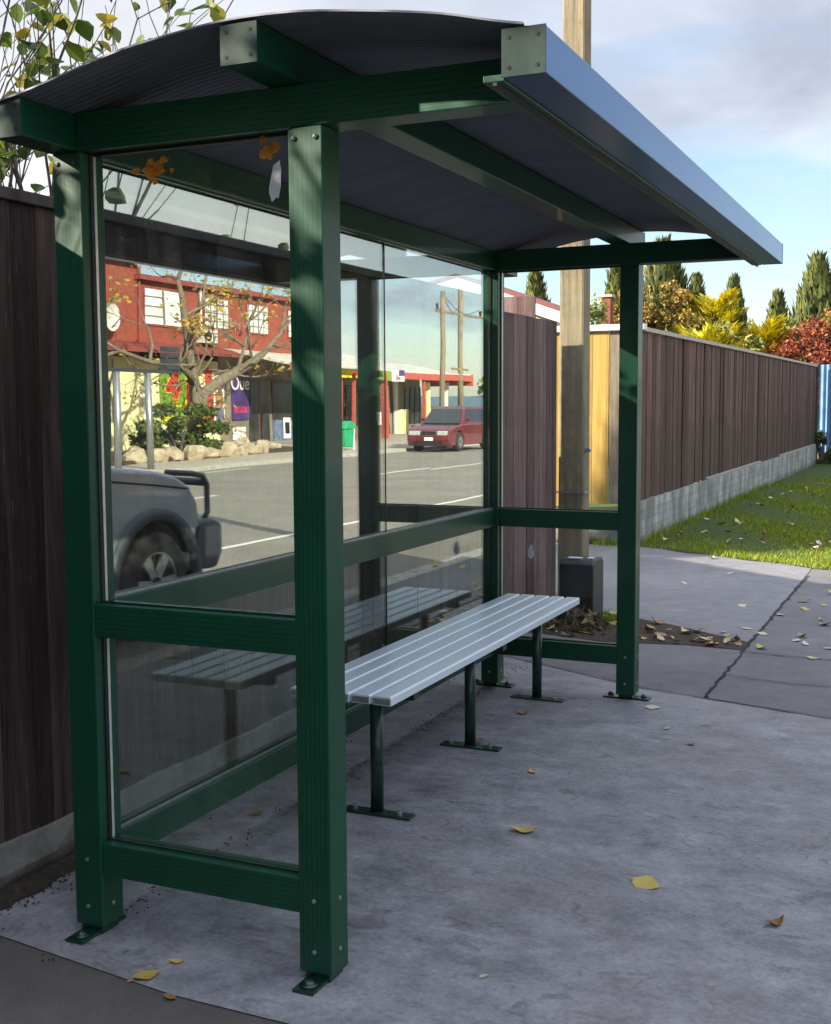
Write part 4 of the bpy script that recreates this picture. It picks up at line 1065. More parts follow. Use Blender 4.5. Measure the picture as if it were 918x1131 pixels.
def rwin(pts, sg):
    x = cx0 + .04 if sg < 0 else cx1 - .04
    return MB().add([(x - sg * (z - .78) * .36 + sg * .008, y, z) for y, z in pts], [tuple(range(len(pts)))])
for sg in (-1, 1):
    rwin([(cy0 + 1.42, .86), (cy0 + 2.15, .86), (cy0 + 2.15, 1.27), (cy0 + 1.86, 1.25)], sg).build('side_window', 'car_glass', rc)
    rwin([(cy0 + 2.22, .86), (cy0 + 3.0, .86), (cy0 + 3.0, 1.27), (cy0 + 2.22, 1.27)], sg).build('side_window', 'car_glass', rc)
    rwin([(cy0 + 3.07, .86), (cy0 + 4.1, .86), (cy0 + 3.9, 1.25), (cy0 + 3.07, 1.27)], sg).build('side_window', 'car_glass', rc)
MB().add([(cx0 + .13, cy0 + 1.10, .81), (cx1 - .13, cy0 + 1.10, .81), (cx1 - .27, cy0 + 1.70, 1.27), (cx0 + .27, cy0 + 1.70, 1.27)], [(0, 1, 2, 3)]).build('windscreen', 'car_glass', rc).location.y = -.012
for cx, sg in ((cx0 + .17, -1), (cx1 - .17, 1)):
    for cy in (f1, f2): wheel(rc, cx, cy, wz, r_, .18, sg)
for xa, xb in ((cx0 + .08, cx0 + .5), (cx1 - .5, cx1 - .08)): B(xa, xb, cy0 - .03, cy0 + .1, .44, .58).build('headlight', 'lamp_glass', rc, bevel=.02)
B(cx0 + .56, cx1 - .56, cy0 - .035, cy0 + .04, .44, .56).build('grille', 'black_trim', rc, bevel=.01)
B(cx0 + .54, cx1 - .54, cy0 - .045, cy0 - .03, .425, .44).build('grille_trim', 'chrome', rc)
B(cx0 + .25, cx1 - .25, cy0 - .045, cy0 - .015, .14, .24).build('lower_grille', 'black_trim', rc)
B(14.25, 14.61, cy0 - .052, cy0 - .042, .27, .38).build('number_plate', 'plate', rc)
for xa, xb in ((cx0 - .12, cx0 + .02), (cx1 - .02, cx1 + .12)): B(xa, xb, cy0 + 1.42, cy0 + 1.52, .86, .98).build('mirror', 'red_paint', rc, bevel=.02)

# ------------------------------------------------------------------ shops across the road
def brickm():
    t = NT('red painted brick'); comb = t.new('ShaderNodeCombineXYZ'); sep = t.new('ShaderNodeSeparateXYZ'); t.link(t.tc(), sep.inputs[0])
    t.link(sep.outputs[1], comb.inputs[0]); t.link(sep.outputs[2], comb.inputs[1])
    b = t.new('ShaderNodeTexBrick'); t.link(comb.outputs[0], b.inputs['Vector']); b.inputs['Scale'].default_value = 1
    b.inputs['Brick Width'].default_value = .23; b.inputs['Row Height'].default_value = .085; b.inputs['Mortar Size'].default_value = .008
    b.inputs['Color1'].default_value = (.25, .042, .024, 1); b.inputs['Color2'].default_value = (.31, .062, .034, 1); b.inputs['Mortar'].default_value = (.24, .09, .06, 1)
    n = t.noise(1.2, 5); t.color(t.mix(b.outputs['Color'], t.ramp(n, [(.3, .85), (.7, 1.1)]), 1., 'MULTIPLY')); t.set(Roughness=.85); return t.m
M['brick'] = brickm()
M['yellow_wall'] = simple('pale yellow rendered wall', (.74, .70, .38), .8, 0, .07, 2)
M['maroon'] = simple('maroon trim', (.24, .05, .04), .6)
M['post_red'] = simple('red veranda post', (.40, .08, .06), .6)
M['veranda_roof'] = simple('pale veranda roof iron', (.60, .57, .50), .6, .1, .15, 2)
M['win_pale'] = simple('curtained window', (.70, .73, .72), .25, 0, .2, 1.5)
M['win_dark'] = simple('dark shop glass', (.035, .035, .035), .12, 0, .5, 1.5)
M['sign_green'] = simple('green sign', (.16, .30, .03), .6)
M['sign_yellow'] = simple('yellow sign', (.75, .62, .02), .6)
M['sign_red'] = simple('red sign', (.70, .03, .03), .6)
M['sign_purple'] = simple('purple poster', (.06, .03, .16), .5, 0, .4, 2)
M['sign_white'] = simple('white sign', (.78, .78, .76), .6)
M['sign_orange'] = simple('orange poster', (.65, .25, .05), .6, 0, .4, 5)
M['sign_blue'] = simple('blue grey poster', (.12, .16, .26), .6, 0, .4, 5)
M['magenta'] = simple('magenta print', (.45, .04, .12), .6, 0, .5, 3)
M['dark_wall'] = simple('dark brown shop wall', (.20, .17, .13), .8, 0, .2, 1)  # one dark tone for walls, glazing bars and garage door
M['bin_green'] = simple('green bin plastic', (.02, .32, .13), .5)
M['rock'] = simple('pale garden boulder', (.38, .31, .21), .9, 0, .25, 5)
M['acgrey'] = simple('air conditioner casing', (.62, .60, .54), .5)
M['hill'] = simple('blue haze hill', (.10, .16, .22), 1., 0, .1, .02)
FX = 24.5
bb = thing('brick_shop_building', 'two storey red brick building with pale yellow shopfront across the road', 'building', (FX, 37, 0))
B(FX, FX + 9, 33.0, 47.5, 3.85, 6.05).build('upper_wall', 'brick', bb)
B(FX - .03, FX + 9, 24.0, 32.98, 3.3, 6.6).build('upper_wall', 'brick', bb)
B(FX, FX + 9, 24.0, 38.0, 0, 3.29).build('lower_wall', 'yellow_wall', bb)
B(FX + .02, FX + 9, 38.02, 47.5, 0, 3.84).build('lower_wall', 'dark_wall', bb)
B(FX - .30, FX + 9.2, 32.7, 47.8, 6.06, 6.24).build('fascia', 'maroon', bb)
B(FX - .32, FX + 9.2, 23.8, 32.69, 6.60, 6.80).build('fascia', 'maroon', bb)
MB().add([(FX - .3, 32.7, 6.245), (FX - .3, 47.8, 6.245), (FX + 9, 47.8, 6.245), (FX + 9, 32.7, 6.245), (FX + 4, 36, 6.6), (FX + 4, 44.5, 6.6)], [(0, 1, 5, 4), (1, 2, 5), (2, 3, 4, 5), (3, 0, 4)]).build('roof', 'red_roof', bb)
def window(y0, y1, z0, z1, grid_y, grid_z, pale_from=None):
    w = B(FX - .04, FX + .02, y0, y1, z0, z1).build('window', 'maroon', bb)
    m = B(FX - .055, FX - .045, y0 + .07, y1 - .07, z0 + .07, z1 - .07); m.build('pane', 'win_pale', w)
    m = MB()
    for k in range(1, grid_y): yy = y0 + (y1 - y0) * k / grid_y; m.box(FX - .085, FX - .056, yy - (.05 if k == grid_y // 2 else .02), yy + (.05 if k == grid_y // 2 else .02), z0, z1)
    for k in range(1, grid_z): zz = z0 + (z1 - z0) * k / grid_z; m.box(FX - .083, FX - .0565, y0, y1 if not pale_from else pale_from, zz - .018, zz + .018)
    m.build('glazing_bars', 'dark_wall', w)
window(33.25, 35.55, 4.45, 5.85, 2, 4, 34.4)
window(37.05, 38.8, 4.55, 5.82, 4, 4)
window(40.15, 42.0, 4.52, 5.78, 4, 4)
window(43.6, 45.3, 4.5, 5.75, 4, 4)
m = MB(); m.tube([(FX - .08, 36.75, 3.9), (FX - .08, 36.75, 6.05)], .06, 8); m.build('downpipe', 'sign_white', bb)
MB().tube([(FX - .1, 32.9, 3.6), (FX - .1, 32.9, 6.5)], .06, 8).build('downpipe', 'maroon', bb)
MB().prism([(FX - 1.2, 3.42), (FX, 3.78), (FX, 3.86), (FX - 1.2, 3.52)], 1, 24, 38.2).build('canopy', 'maroon', bb)
MB().prism([(FX - 3.2, 3.15), (FX - .02, 3.78), (FX - .02, 3.84), (FX - 3.2, 3.22)], 1, 38.25, 47.5).build('veranda_roof', 'veranda_roof', bb)
B(FX - 3.26, FX - 3.2, 38.25, 42.1, 2.95, 3.25).build('veranda_fascia', 'post_red', bb)
for y in (39.2, 43.9, 47.3): B(FX - 3.1, FX - 2.98, y - .06, y + .06, 0, 3.0).build('veranda_post', 'post_red', bb)
d = B(FX - .03, FX + .01, 40.3, 41.9, 0, 2.6).build('door', 'win_dark', bb); B(FX - .045, FX - .031, 41.05, 41.12, 0, 2.6).build('door_stile', 'maroon', d)
B(FX - .03, FX + .01, 42.2, 44.0, .9, 2.6).build('shop_window', 'win_dark', bb)
B(FX - .05, FX + .015, 42.2, 44.0, 0, .9).build('shop_panel', 'sign_blue', bb)
B(FX - .06, FX - .01, 26.0, 27.4, 0, 2.3).build('garage_door', 'dark_wall', bb)
w = B(FX - .03, FX + .02, 30.2, 31.2, .1, 2.4).build('shop_window', 'win_dark', bb)
B(FX - .05, FX - .032, 31.35, 31.40, 0, 3.2).build('wall_joint', 'dark_wall', bb)
# fixtures on the building
sd = thing('satellite_dish', 'pale round satellite dish on the upper red brick wall', 'satellite dish', (FX - .1, 31.4, 4.4))
m = MB(); vs = []; n = 20
for j, (r, dpt) in enumerate(((.02, 0), (.25, .03), (.48, .12))):
    for k in range(n): a = 2 * math.pi * k / n; vs.append((FX - .45 - dpt, 30.75 + math.cos(a) * r * .92, 4.58 + math.sin(a) * r))
m.add(vs, [(j * n + k, j * n + (k + 1) % n, (j + 1) * n + (k + 1) % n, (j + 1) * n + k) for j in range(2) for k in range(n)]); m.build('dish', 'acgrey', sd, smooth=True)
m = MB(); m.tube([(FX, 30.75, 4.15), (FX - .4, 30.75, 4.25), (FX - .44, 30.75, 4.55)], .03, 6); m.tube([(FX - .5, 30.75, 4.2), (FX - .95, 30.75, 4.55)], .018, 6); m.build('arm', 'black_trim', sd)
ac = thing('air_conditioner', 'cream air conditioner unit below the upper windows of the brick building', 'air conditioner', (FX - .3, 36.95, 3.9))
B(FX - .42, FX - .02, 36.45, 37.45, 3.95, 4.5).build('casing', 'acgrey', ac, bevel=.03)
MB().tube([(FX - .425, 36.8, 4.22), (FX - .44, 36.8, 4.22)], .2, 18).build('fan_grille', 'black_trim', ac)
m = MB(); m.box(FX - .4, FX - .0, 36.5, 36.55, 3.86, 3.95).mark(); m.box(FX - .4, FX - .0, 37.3, 37.35, 3.86, 3.95); m.build_each('bracket', 'black_trim', ac)
an = MB(); rr = random.Random(3)
an.tube([(FX - .3, 38.0, 4.9), (FX - .3, 39.6, 4.75)], .02, 6)
for k in range(5): y = 38.2 + k * .32; an.tube([(FX - .3, y, 4.5 + .02 * k), (FX - .3, y, 5.05 - .05 * k)], .015, 6)
tag(an.build('tv_aerial', 'alloy'), 'thin metal aerial fixed beside the middle upper window', 'aerial')
# posters
def poster(name, label, y0, y1, z0, z1, mat, off=.06, x=None):
    t = thing(name, label, 'poster' if 'poster' in name else 'sign', ((x or FX) - off, (y0 + y1) / 2, z0))
    B((x or FX) - off, (x or FX) - off + .03, y0, y1, z0, z1).build('board', mat, t); return t, (x or FX) - off
def text(s, y, z, size, x, mat, parent, name='lettering', bold=.006):
    c = D.curves.new(name, 'FONT'); c.body = s; c.size = size; c.align_x = 'CENTER'; c.align_y = 'CENTER'; c.extrude = .004; c.offset = bold * size
    o = D.objects.new(name, c); COL.objects.link(o); o.parent = parent; og = ORG[parent.name]
    # lettering runs along +y and stands up along z
    o.matrix_local = Matrix(((0, 0, 1, x - og.x), (1, 0, 0, y - og.y), (0, 1, 0, z - og.z), (0, 0, 0, 1)))
    c.materials.append(M[mat])
    me = D.meshes.new_from_object(o.evaluated_get(bpy.context.evaluated_depsgraph_get())) if False else None
    bpy.context.view_layer.update(); me = D.meshes.new_from_object(o)
    q = D.objects.new(name, me); COL.objects.link(q); q.parent = parent; q.matrix_local = o.matrix_local.copy(); D.objects.remove(o); return q
t, x = poster('number_poster', 'green and yellow poster with a big red figure on the yellow wall', 34.1, 35.75, .9, 2.95, 'sign_green')
B(x - .004, x - .001, 34.1, 35.75, .95, 1.06).build('stripe', 'sign_yellow', t); B(x - .004, x - .001, 34.1, 35.75, 1.5, 1.6).build('stripe', 'sign_yellow', t)
B(x - .005, x - .001, 34.3, 34.9, 1.1, 1.45).build('panel', 'sign_yellow', t); B(x - .004, x - .001, 35.62, 35.75, 1.6, 2.95).build('stripe', 'sign_yellow', t)
text('4', 34.87, 2.27, 1.62, x - .012, 'sign_yellow', t, bold=.075); text('4', 34.85, 2.27, 1.62, x - .022, 'sign_red', t, bold=.045)
poster('red_poster', 'narrow red banner beside the green poster', 35.8, 36.25, .9, 3.1, 'sign_red')
poster('red_poster', 'small red banner right of the tree trunk', 37.05, 37.5, .6, 3.0, 'sign_red')
t, x = poster('notice_poster', 'small white notice left of the green poster', 33.05, 33.6, 1.0, 2.25, 'sign_white'); B(x - .005, x - .001, 33.15, 33.5, 1.2, 1.6).build('print', 'black_trim', t); B(x - .005, x - .001, 33.15, 33.5, 1.75, 2.1).build('print', 'sign_blue', t)
t, x = poster('picture_poster', 'poster with orange top and blue bottom on the yellow wall', 37.55, 38.25, .85, 2.2, 'sign_white'); B(x - .005, x - .001, 37.62, 38.18, 1.55, 2.1).build('print', 'sign_orange', t); B(x - .005, x - .001, 37.62, 38.18, .92, 1.45).build('print', 'sign_blue', t)
t, x = poster('purple_poster', 'tall purple poster beside the dark shop door', 38.85, 40.15, .95, 2.95, 'sign_purple'); B(x - .004, x - .001, 39.0, 40.0, 1.25, 1.5).build('print', 'magenta', t); text('Oue', 39.45, 2.45, .8, x - .012, 'sign_white', t)
t, x = poster('window_poster', 'lilac poster low on the wall below the purple poster', 38.9, 39.9, .15, .65, 'sign_white')
t, x = poster('pavement_sign', 'small white sign under the veranda edge', 42.9, 43.5, .1, 1.0, 'sign_white', .12); B(x - .005, x - .001, 43.0, 43.4, .3, .8).build('print', 'black_trim', t)
t, x = poster('hanging_sign', 'small red sign box hanging at the veranda corner', 43.5, 44.3, 2.75, 3.1, 'sign_red', 3.4)

# lower row of shops further along
SX = 25.0
sr = thing('shop_row', 'single storey row of shops with red veranda posts and pale roof', 'building', (SX, 54, 0))
B(SX, SX + 8, 48.2, 59.0, 0, 3.0).build('wall', 'dark_wall', sr)
MB().prism([(SX - 3.0, 3.10), (SX + 6, 4.6), (SX + 6, 4.66), (SX - 3.0, 3.16)], 1, 48.0, 59.4).build('roof', 'veranda_roof', sr)
B(SX - 3.06, SX - 3.0, 49.0, 59.4, 2.78, 3.10).build('veranda_fascia', 'post_red', sr)
B(SX - 3.06, SX + .0, 59.4, 59.5, 2.55, 3.16).build('veranda_fascia', 'post_red', sr)
for y in (43.85, 48.35, 53.0, 58.3): B(SX - 2.95, SX - 2.8, y - .08, y + .08, 0, 3.05).build('veranda_post', 'post_red', sr)
for y0, y1 in ((49.0, 51.6), (56.9, 58.9)):
    w = B(SX - .03, SX + .01, y0, y1, .5, 2.5).build('shop_window', 'win_dark', sr); m = MB()
    for k in range(0, 4): yy = y0 + (y1 - y0) * k / 3; m.box(SX - .07, SX - .032, yy - .04, yy + .04, .5, 2.5)
    m.build('frame', 'black_trim', w)
for y0, h in ((55.3, 2.9), (55.55, 1.3), (56.25, 1.3)): B(SX - .4 + (.2 if h > 2 else 0), SX - .1, y0, y0 + .38, 0, h).build('pillar', 'acgrey' if h > 2 else 'yellow_wall', sr)
B(SX - 2.2, SX - 2.0, 55.2, 55.45, 0, 2.7).build('pillar', 'yellow_wall', sr); B(SX - 2.2, SX - 2.0, 58.0, 58.2, 0, 2.7).build('pillar', 'sign_white', sr)
B(SX - 1.2, SX - 1.0, 57.2, 58.8, 0, .95).build('low_wall', 'post_red', sr)
t, x = poster('shop_sign', 'yellow fascia sign with white letters on the shop row', 42.2, 45.1, 2.74, 3.14, 'sign_yellow', 3.12, SX); text('or', 43.35, 2.93, .36, x - .01, 'sign_white', t, bold=.02)
t, x = poster('shop_sign', 'green fascia sign on the shop row beside the yellow one', 46.2, 48.75, 2.68, 3.14, 'sign_green', 3.12, SX); text('mini', 47.4, 2.8, .2, x - .01, 'sign_white', t)
t, x = poster('shop_sign', 'white and purple square sign at the end of the green fascia', 48.85, 50.05, 2.66, 3.2, 'sign_white', 3.12, SX)
B(x - .006, x - .001, 49.45, 50.05, 2.92, 3.2).build('print', 'sign_purple', t); text('8w', 49.4, 2.82, .38, x - .012, 'magenta', t, bold=.02)
t, x = poster('window_poster', 'white poster with green palm shape in the shop row', 53.4, 54.9, .5, 2.55, 'sign_white', .1, SX)
m = MB()
for k in range(9):
    a = R(90 + (k - 4) * 32); c0 = Vector((x - .01, 54.15, 1.6)); d = Vector((0, math.cos(a), math.sin(a))); p = Vector((0, -math.sin(a), math.cos(a))) * .07
    m.add([c0 - p, c0 + p, c0 + d * .8], [(0, 1, 2)])
m.build('palm_print', 'bin_green', t)
rc.scale.z = 1.09
# green bin by the footpath
gb = thing('litter_bin', 'green wheeled litter bin on the far footpath before the shop row', 'bin', (17, 34.75, 0))
MB().prism([(34.42, .1), (34.98, .1), (35.08, .72), (34.30, .72)], 0, 16.95, 17.3).build('bin_body', 'bin_green', gb, bevel=.03)
MB().prism([(34.25, .73), (35.12, .73), (35.02, .93), (34.7, 1.0), (34.35, .93)], 0, 16.9, 17.34).build('lid', 'bin_green', gb, bevel=.03)
m = MB(); m.tube([(17.1, 35.3, 0), (17.1, 35.3, .8)], .04, 8); m.build('support_post', 'sign_white', gb)
# pipe frame sign
pf = thing('pipe_frame', 'grey steel frame of two tall pipes with a dark top bar on the far footpath', 'steel frame', (15.9, 20.5, 0))
for y in (20.55, 21.80): MB().tube([(15.9, y, 0), (15.9, y, 2.38)], .085, 14).build('upright', 'steel', pf, smooth=True)
B(15.85, 15.95, 18.2, 23.05, 2.385, 2.47).build('top_bar', 'bar', pf)
m = MB()
for k in range(4): m.box(15.80, 16.0, 22.45, 22.97, 2.48 + k * .15, 2.48 + k * .15 + .12)
m.build('louvre_box', 'bar', pf)
# boulders and bush
rng = random.Random(15); 
def rock(x, y, s):
    m = MB(); s *= rng.uniform(.6, .92); m.ball((x, y, s * .4), s, 8, 5, (rng.uniform(.8, 1.1), rng.uniform(.75, 1.15), rng.uniform(.6, 1.)), .26)
    o = m.build('garden_boulder', 'rock', bevel=.05); tag(o, 'pale rounded boulder in the rock garden across the road', 'boulder', 'boulders of the rock garden')
for (y, s) in ((24.0, .40), (24.9, .33), (25.8, .42), (26.6, .48), (27.5, .42), (28.4, .45), (29.2, .36), (30.0, .42), (30.8, .36), (31.6, .40), (32.4, .34), (33.1, .30)):
    rock(18.0 + .12 * math.sin(y * 3) + max(0, y - 30) * .35, y, s)
for (x, y, s) in ((18.7, 28.9, .42), (18.8, 27.6, .38), (19.2, 30.6, .42), (19.6, 31.6, .46), (20.2, 32.6, .40), (19.0, 26.4, .36), (20.6, 33.6, .36), (18.9, 25.2, .4), (21.0, 34.2, .34)): rock(x, y, s)
struct(MB().prism([(17.75, 22), (18.2, 34), (22, 35.5), (22.5, 22)], 2, .002, .10).build('garden_bed', 'soil'))
bush('round_green_bush', 'rounded green shrub around the foot of the street tree', (18.5, 26.7, .85), (.9, 1.75, .72), 6500, .09, 'bush', 17, 30, 'bush')
bush('round_green_bush', 'tall green shrub at the far left of the rock garden', (19.5, 23.0, 1.0), (.8, 1.1, 1.1), 3000, .1, 'bush', 18, 24, 'bush')
# street tree with spreading bare limbs
st = thing('street_tree', 'gnarled bare-limbed street tree with a few ochre leaves in front of the brick building', 'tree', (19, 28.3, 0))
rng = random.Random(42); tm = MB(); tips = []
def limb(pts, rad, kids=6, kl=1.2, kr=.07, depth=2):
    rad = [r * .85 for r in rad]; tm.tube(pts, rad, 9, jit=.08)
    for k in range(kids):
        i = rng.randint(max(1, len(pts) // 3), len(pts) - 1); p = Vector(pts[i]); d = Vector((rng.gauss(0, .7), rng.gauss(0, 1), rng.gauss(.35, .6))).normalized()
        grow(tm, tips, p, d, kl * rng.uniform(.6, 1.3), kr * rng.uniform(.5, 1), depth, rng, .45, (2, 3), .08, .55, 5, 6, (.55, .85))
limb([(19, 28.24, 0), (19, 28.3, .9), (19, 28.38, 1.75), (19, 28.27, 2.35), (18.95, 28.0, 3.0), (18.9, 27.85, 3.56), (18.9, 27.68, 4.2), (18.85, 27.55, 4.75), (18.8, 27.3, 5.3)], [.34, .28, .27, .20, .17, .16, .13, .11, .06], 9, 1.3)
limb([(19.05, 28.45, 1.1), (19.1, 28.95, 1.93), (19.15, 29.8, 2.3), (19.15, 30.7, 2.6), (19.2, 32.0, 3.0), (19.2, 32.9, 3.4), (19.2, 33.9, 4.0), (19.2, 34.85, 4.7)], [.22, .22, .2, .19, .15, .12, .08, .04], 9, 1.4)
limb([(18.95, 28.3, 2.2), (18.9, 27.7, 2.6), (18.8, 27.15, 2.78), (18.8, 25.85, 2.82), (18.8, 24.4, 3.1), (18.8, 23.3, 3.5)], [.14, .12, .10, .08, .06, .04], 9, 1.2)
limb([(18.9, 27.8, 3.7), (18.9, 28.6, 4.6), (18.9, 28.9, 5.4)], [.08, .06, .04], 3, .9)
limb([(19.2, 31.0, 2.7), (19.2, 31.5, 3.5), (19.2, 31.9, 4.4)], [.09, .06, .03], 4, .9)
tm.build('trunk', 'bark2', st, smooth=True)
lm_ = MB()
for k in range(1300):
    pts, d = rng.choice(tips); p = rng.choice(pts[1:]) + Vector((rng.gauss(0, .1), rng.gauss(0, .1), rng.gauss(0, .1)))
    if p.z < 3.6 and rng.random() < .6: continue
    a = Vector((rng.gauss(0, 1), rng.gauss(0, 1), rng.gauss(0, 1))).normalized() * .08; b = a.orthogonal().normalized() * .06; lm_.add([p - a, p + b, p + a, p - b], [(0, 1, 2, 3)])
lm_.build('crown', 'autumn', st)
# poles and wires beyond
def power_pole(label, x, y, h, r, arms):
    t = thing('utility_pole', label, 'utility pole', (x, y, 0)); MB().tube([(x, y, 0), (x, y, h)], [r, r * .75], 10).build('pole_shaft', 'pole', t, smooth=True)
    for (z, w, ins) in arms:
        c = B(x - .05, x + .05, y - w, y + w, z - .06, z + .06).build('crossarm', 'pole', t)
        if ins:
            m = MB()
            for k in (-.95, 0, .85): m.tube([(x, y + w * k, z + .06), (x, y + w * k, z + .36)], [.05, .09], 8).mark()
            m.build_each('insulator', 'black_trim', c)
power_pole('pale slim pole standing behind the parked red car', 16.8, 42.9, 6.15, .13, [])
power_pole('taller utility pole with a crossarm and insulators behind the shops row end', 22, 57.8, 7.7, .19, [(6.35, 3.4, True), (3.4, 1.2, False)])
for k in range(3):
    wm = MB()
    a = Vector((22, 54.6 + k * 3, 6.8)); b = Vector((16.8, 42.9, 6.0)); c = Vector((20, -20, 8.5)); 
    pts = [a.lerp(b, t / 8) - Vector((0, 0, .5 * math.sin(math.pi * t / 8))) for t in range(9)]; wm.tube(pts, .018, 4); tag(wm.build('overhead_wire', 'black_trim'), 'thin overhead wire strung between the two far poles', 'wire', 'wires between the far poles')
# far hill, and trees at the end of the street
m = MB(); vs = []; rr = random.Random(1)
for i in range(60):
    x = -350 + i * 20; h = 9 + 6 * math.sin(i * .23 + 2) + 3 * math.sin(i * .71 + 1) ; vs += [(x, 800 - abs(x) * .2, -1), (x, 800 - abs(x) * .2, max(4, h))]
m.add(vs, [(2 * i, 2 * i + 2, 2 * i + 3, 2 * i + 1) for i in range(59)])
struct(m.build('hill', 'hill'))
for (x, y, rr_, sd) in ((24, 84, 2.6, 1), (30, 92, 3.6, 2), (19, 104, 3.2, 3), (10, 128, 3.6, 4)):
    bush('distant_tree', ['', 'low olive tree just past the end of the shop row', 'bigger olive tree set back past the shop row', 'rounded tree far along the street', 'most distant tree at the end of the street'][sd], (x, y, rr_ * .75), (rr_, rr_, rr_ * .8), 1800, .35, 'bush', 50 + sd, 20, 'tree')

# ------------------------------------------------------------------ sun, sky, camera
trv = Vector((.83, .56, 0)).normalized(); tan_el = .55 * trv.x; el = math.atan(tan_el)
sd_ = Vector((trv.x * math.cos(el), trv.y * math.cos(el), -math.sin(el)))
su = D.lights.new('sun', 'SUN'); su.energy = 14.; su.angle = R(.55); su.color = (1, .90, .74)
so_ = D.objects.new('sun', su); COL.objects.link(so_); so_.rotation_euler = sd_.to_track_quat('-Z', 'Y').to_euler()
w = D.worlds.new('World'); sc.world = w; w.use_nodes = True; nt = w.node_tree; nt.nodes.clear()
N = nt.nodes.new; Lk = nt.links.new
out = N('ShaderNodeOutputWorld'); bgs = N('ShaderNodeBackground'); bgc = N('ShaderNodeBackground'); mx = N('ShaderNodeMixShader')
sky = N('ShaderNodeTexSky'); sky.sky_type = 'NISHITA'; sky.sun_disc = False; sky.sun_elevation = el
az = math.atan2(-trv.x, -trv.y); sky.sun_rotation = az; sky.air_density = 1.; sky.dust_density = .6; sky.ozone_density = 1.5
Lk(sky.outputs[0], bgs.inputs[0]); bgs.inputs[1].default_value = .23
tc = N('ShaderNodeTexCoord'); sp = N('ShaderNodeSeparateXYZ'); Lk(tc.outputs['Generated'], sp.inputs[0])
def mth(op, a, b=0.):
    n_ = N('ShaderNodeMath'); n_.operation = op
    for i, v in enumerate((a, b)):
        if hasattr(v, 'links'): Lk(v, n_.inputs[i])
        else: n_.inputs[i].default_value = v
    return n_.outputs[0]
den = mth('ADD', mth('MAXIMUM', sp.outputs[2], 0.), .22)
cb = N('ShaderNodeCombineXYZ'); Lk(mth('DIVIDE', sp.outputs[0], den), cb.inputs[0]); Lk(mth('DIVIDE', sp.outputs[1], den), cb.inputs[1]); cb.inputs[2].default_value = 3.7
def nz(scale, det, rough, dist, off=(0, 0, 0)):
    mp = N('ShaderNodeMapping'); mp.inputs['Location'].default_value = off; Lk(cb.outputs[0], mp.inputs[0])
    n_ = N('ShaderNodeTexNoise'); n_.inputs['Scale'].default_value = scale; n_.inputs['Detail'].default_value = det; n_.inputs['Roughness'].default_value = rough; n_.inputs['Distortion'].default_value = dist
    Lk(mp.outputs[0], n_.inputs['Vector']); return n_.outputs['Fac']
def rmp(f, st_):
    r = N('ShaderNodeValToRGB'); e = r.color_ramp.elements
    while len(e) < len(st_): e.new(.5)
    for el_, (p, c) in zip(e, st_): el_.position = p; el_.color = (c, c, c, 1) if not isinstance(c, tuple) else (*c, 1)
    Lk(f, r.inputs[0]); return r.outputs[0]
big = nz(.85, 7, .55, .4, (.9, .35, 0)); wisp = nz(2.2, 8, .6, 1.2, (2, 5, 0))
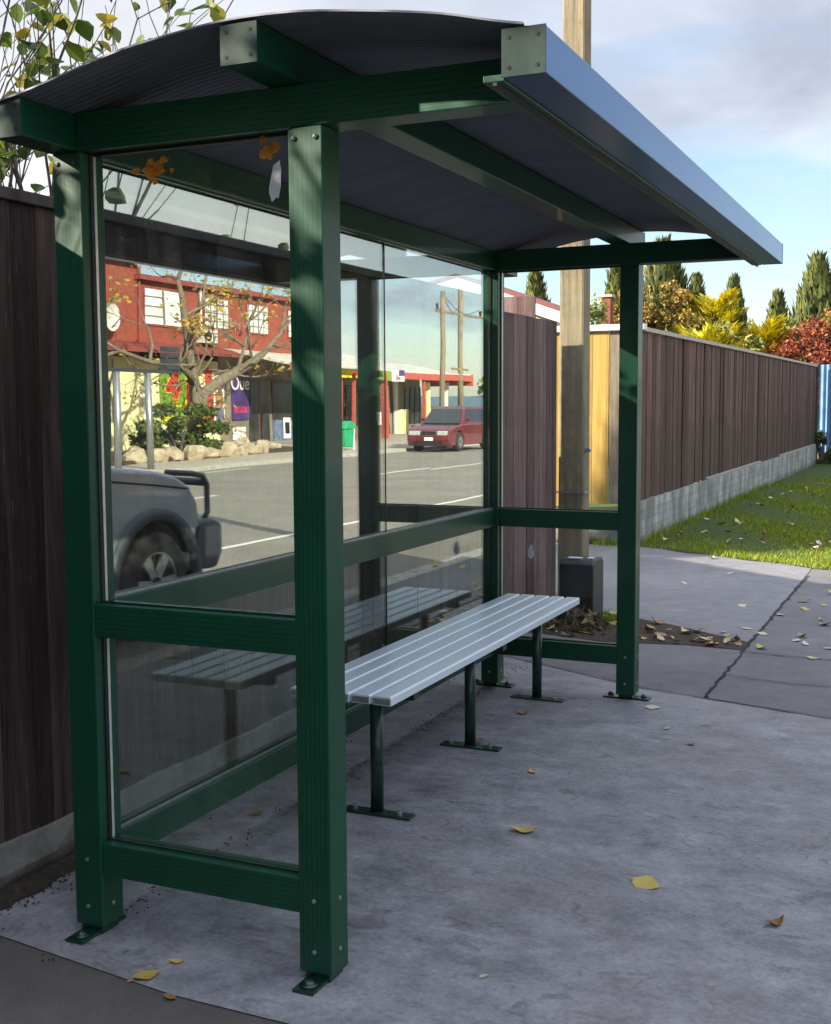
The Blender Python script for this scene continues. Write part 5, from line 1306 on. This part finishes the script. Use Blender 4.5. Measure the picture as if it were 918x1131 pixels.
# more cloud high up, thin bright haze at the horizon
hi = rmp(sp.outputs[2], [(.17, -.06), (.30, .22), (.62, .6)])
mask = rmp(mth('ADD', big, hi), [(.52, 0.), (.66, .95)])
mask2 = mth('MULTIPLY', rmp(wisp, [(.48, 0), (.75, 1)]), .45)
haze = mth('MULTIPLY', rmp(sp.outputs[2], [(.0, 1.), (.16, 0.)]), .25)
glow = mth('MULTIPLY', rmp(mth('MULTIPLY', sp.outputs[0], -1.), [(.32, 0.), (.50, 1.)]), rmp(sp.outputs[2], [(.14, 1.), (.40, 0.)]))
tot = mth('MINIMUM', mth('MAXIMUM', mth('MAXIMUM', mth('MAXIMUM', mask, mask2), haze), glow), 1.)
shade = rmp(nz(1.3, 6, .55, .3, (4, 1, 0)), [(.35, (.46, .50, .60)), (.60, (.78, .85, .98))])
cm = N('ShaderNodeMix'); cm.data_type = 'RGBA'; Lk(rmp(sp.outputs[2], [(.02, 1.), (.18, 0.)]), cm.inputs[0]); Lk(shade, cm.inputs[6]); cm.inputs[7].default_value = (.72, .84, .95, 1)
# cloud overhead, out of frame, gets added brightness to lift the shaded surfaces
cm2 = N('ShaderNodeMix'); cm2.data_type = 'RGBA'; Lk(glow, cm2.inputs[0]); Lk(cm.outputs[2], cm2.inputs[6]); cm2.inputs[7].default_value = (1., .98, .95, 1)
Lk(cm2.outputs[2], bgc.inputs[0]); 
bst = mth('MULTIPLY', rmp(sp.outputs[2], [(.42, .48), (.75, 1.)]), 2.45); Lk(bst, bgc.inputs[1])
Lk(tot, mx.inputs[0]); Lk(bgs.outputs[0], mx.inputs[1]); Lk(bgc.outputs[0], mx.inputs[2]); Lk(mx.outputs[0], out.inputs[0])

cam = D.cameras.new('camera'); co = D.objects.new('camera', cam); COL.objects.link(co); sc.camera = co
y_, t_, r_ = R(24.0166), R(5.1592), R(-.3023)
fwv = Vector((-math.sin(y_) * math.cos(t_), math.cos(y_) * math.cos(t_), -math.sin(t_))); rt = Vector((math.cos(y_), math.sin(y_), 0)); up = rt.cross(fwv)
RR = rt * math.cos(r_) + up * math.sin(r_); UU = -rt * math.sin(r_) + up * math.cos(r_)
co.matrix_world = Matrix(((RR.x, UU.x, -fwv.x, 2.3773), (RR.y, UU.y, -fwv.y, -2.7912), (RR.z, UU.z, -fwv.z, 1.5929), (0, 0, 0, 1)))
cam.lens = 1325.67 / 1131 * 36; cam.sensor_width = 36; cam.clip_end = 3000; cam.clip_start = .05
sc.view_settings.view_transform = 'Standard'; sc.view_settings.look = 'None'; sc.view_settings.exposure = 0; sc.view_settings.gamma = 1
sc.cycles.max_bounces = 10; sc.cycles.transparent_max_bounces = 24; sc.cycles.glossy_bounces = 6; sc.cycles.caustics_reflective = False
sc.cycles.sample_clamp_indirect = 6
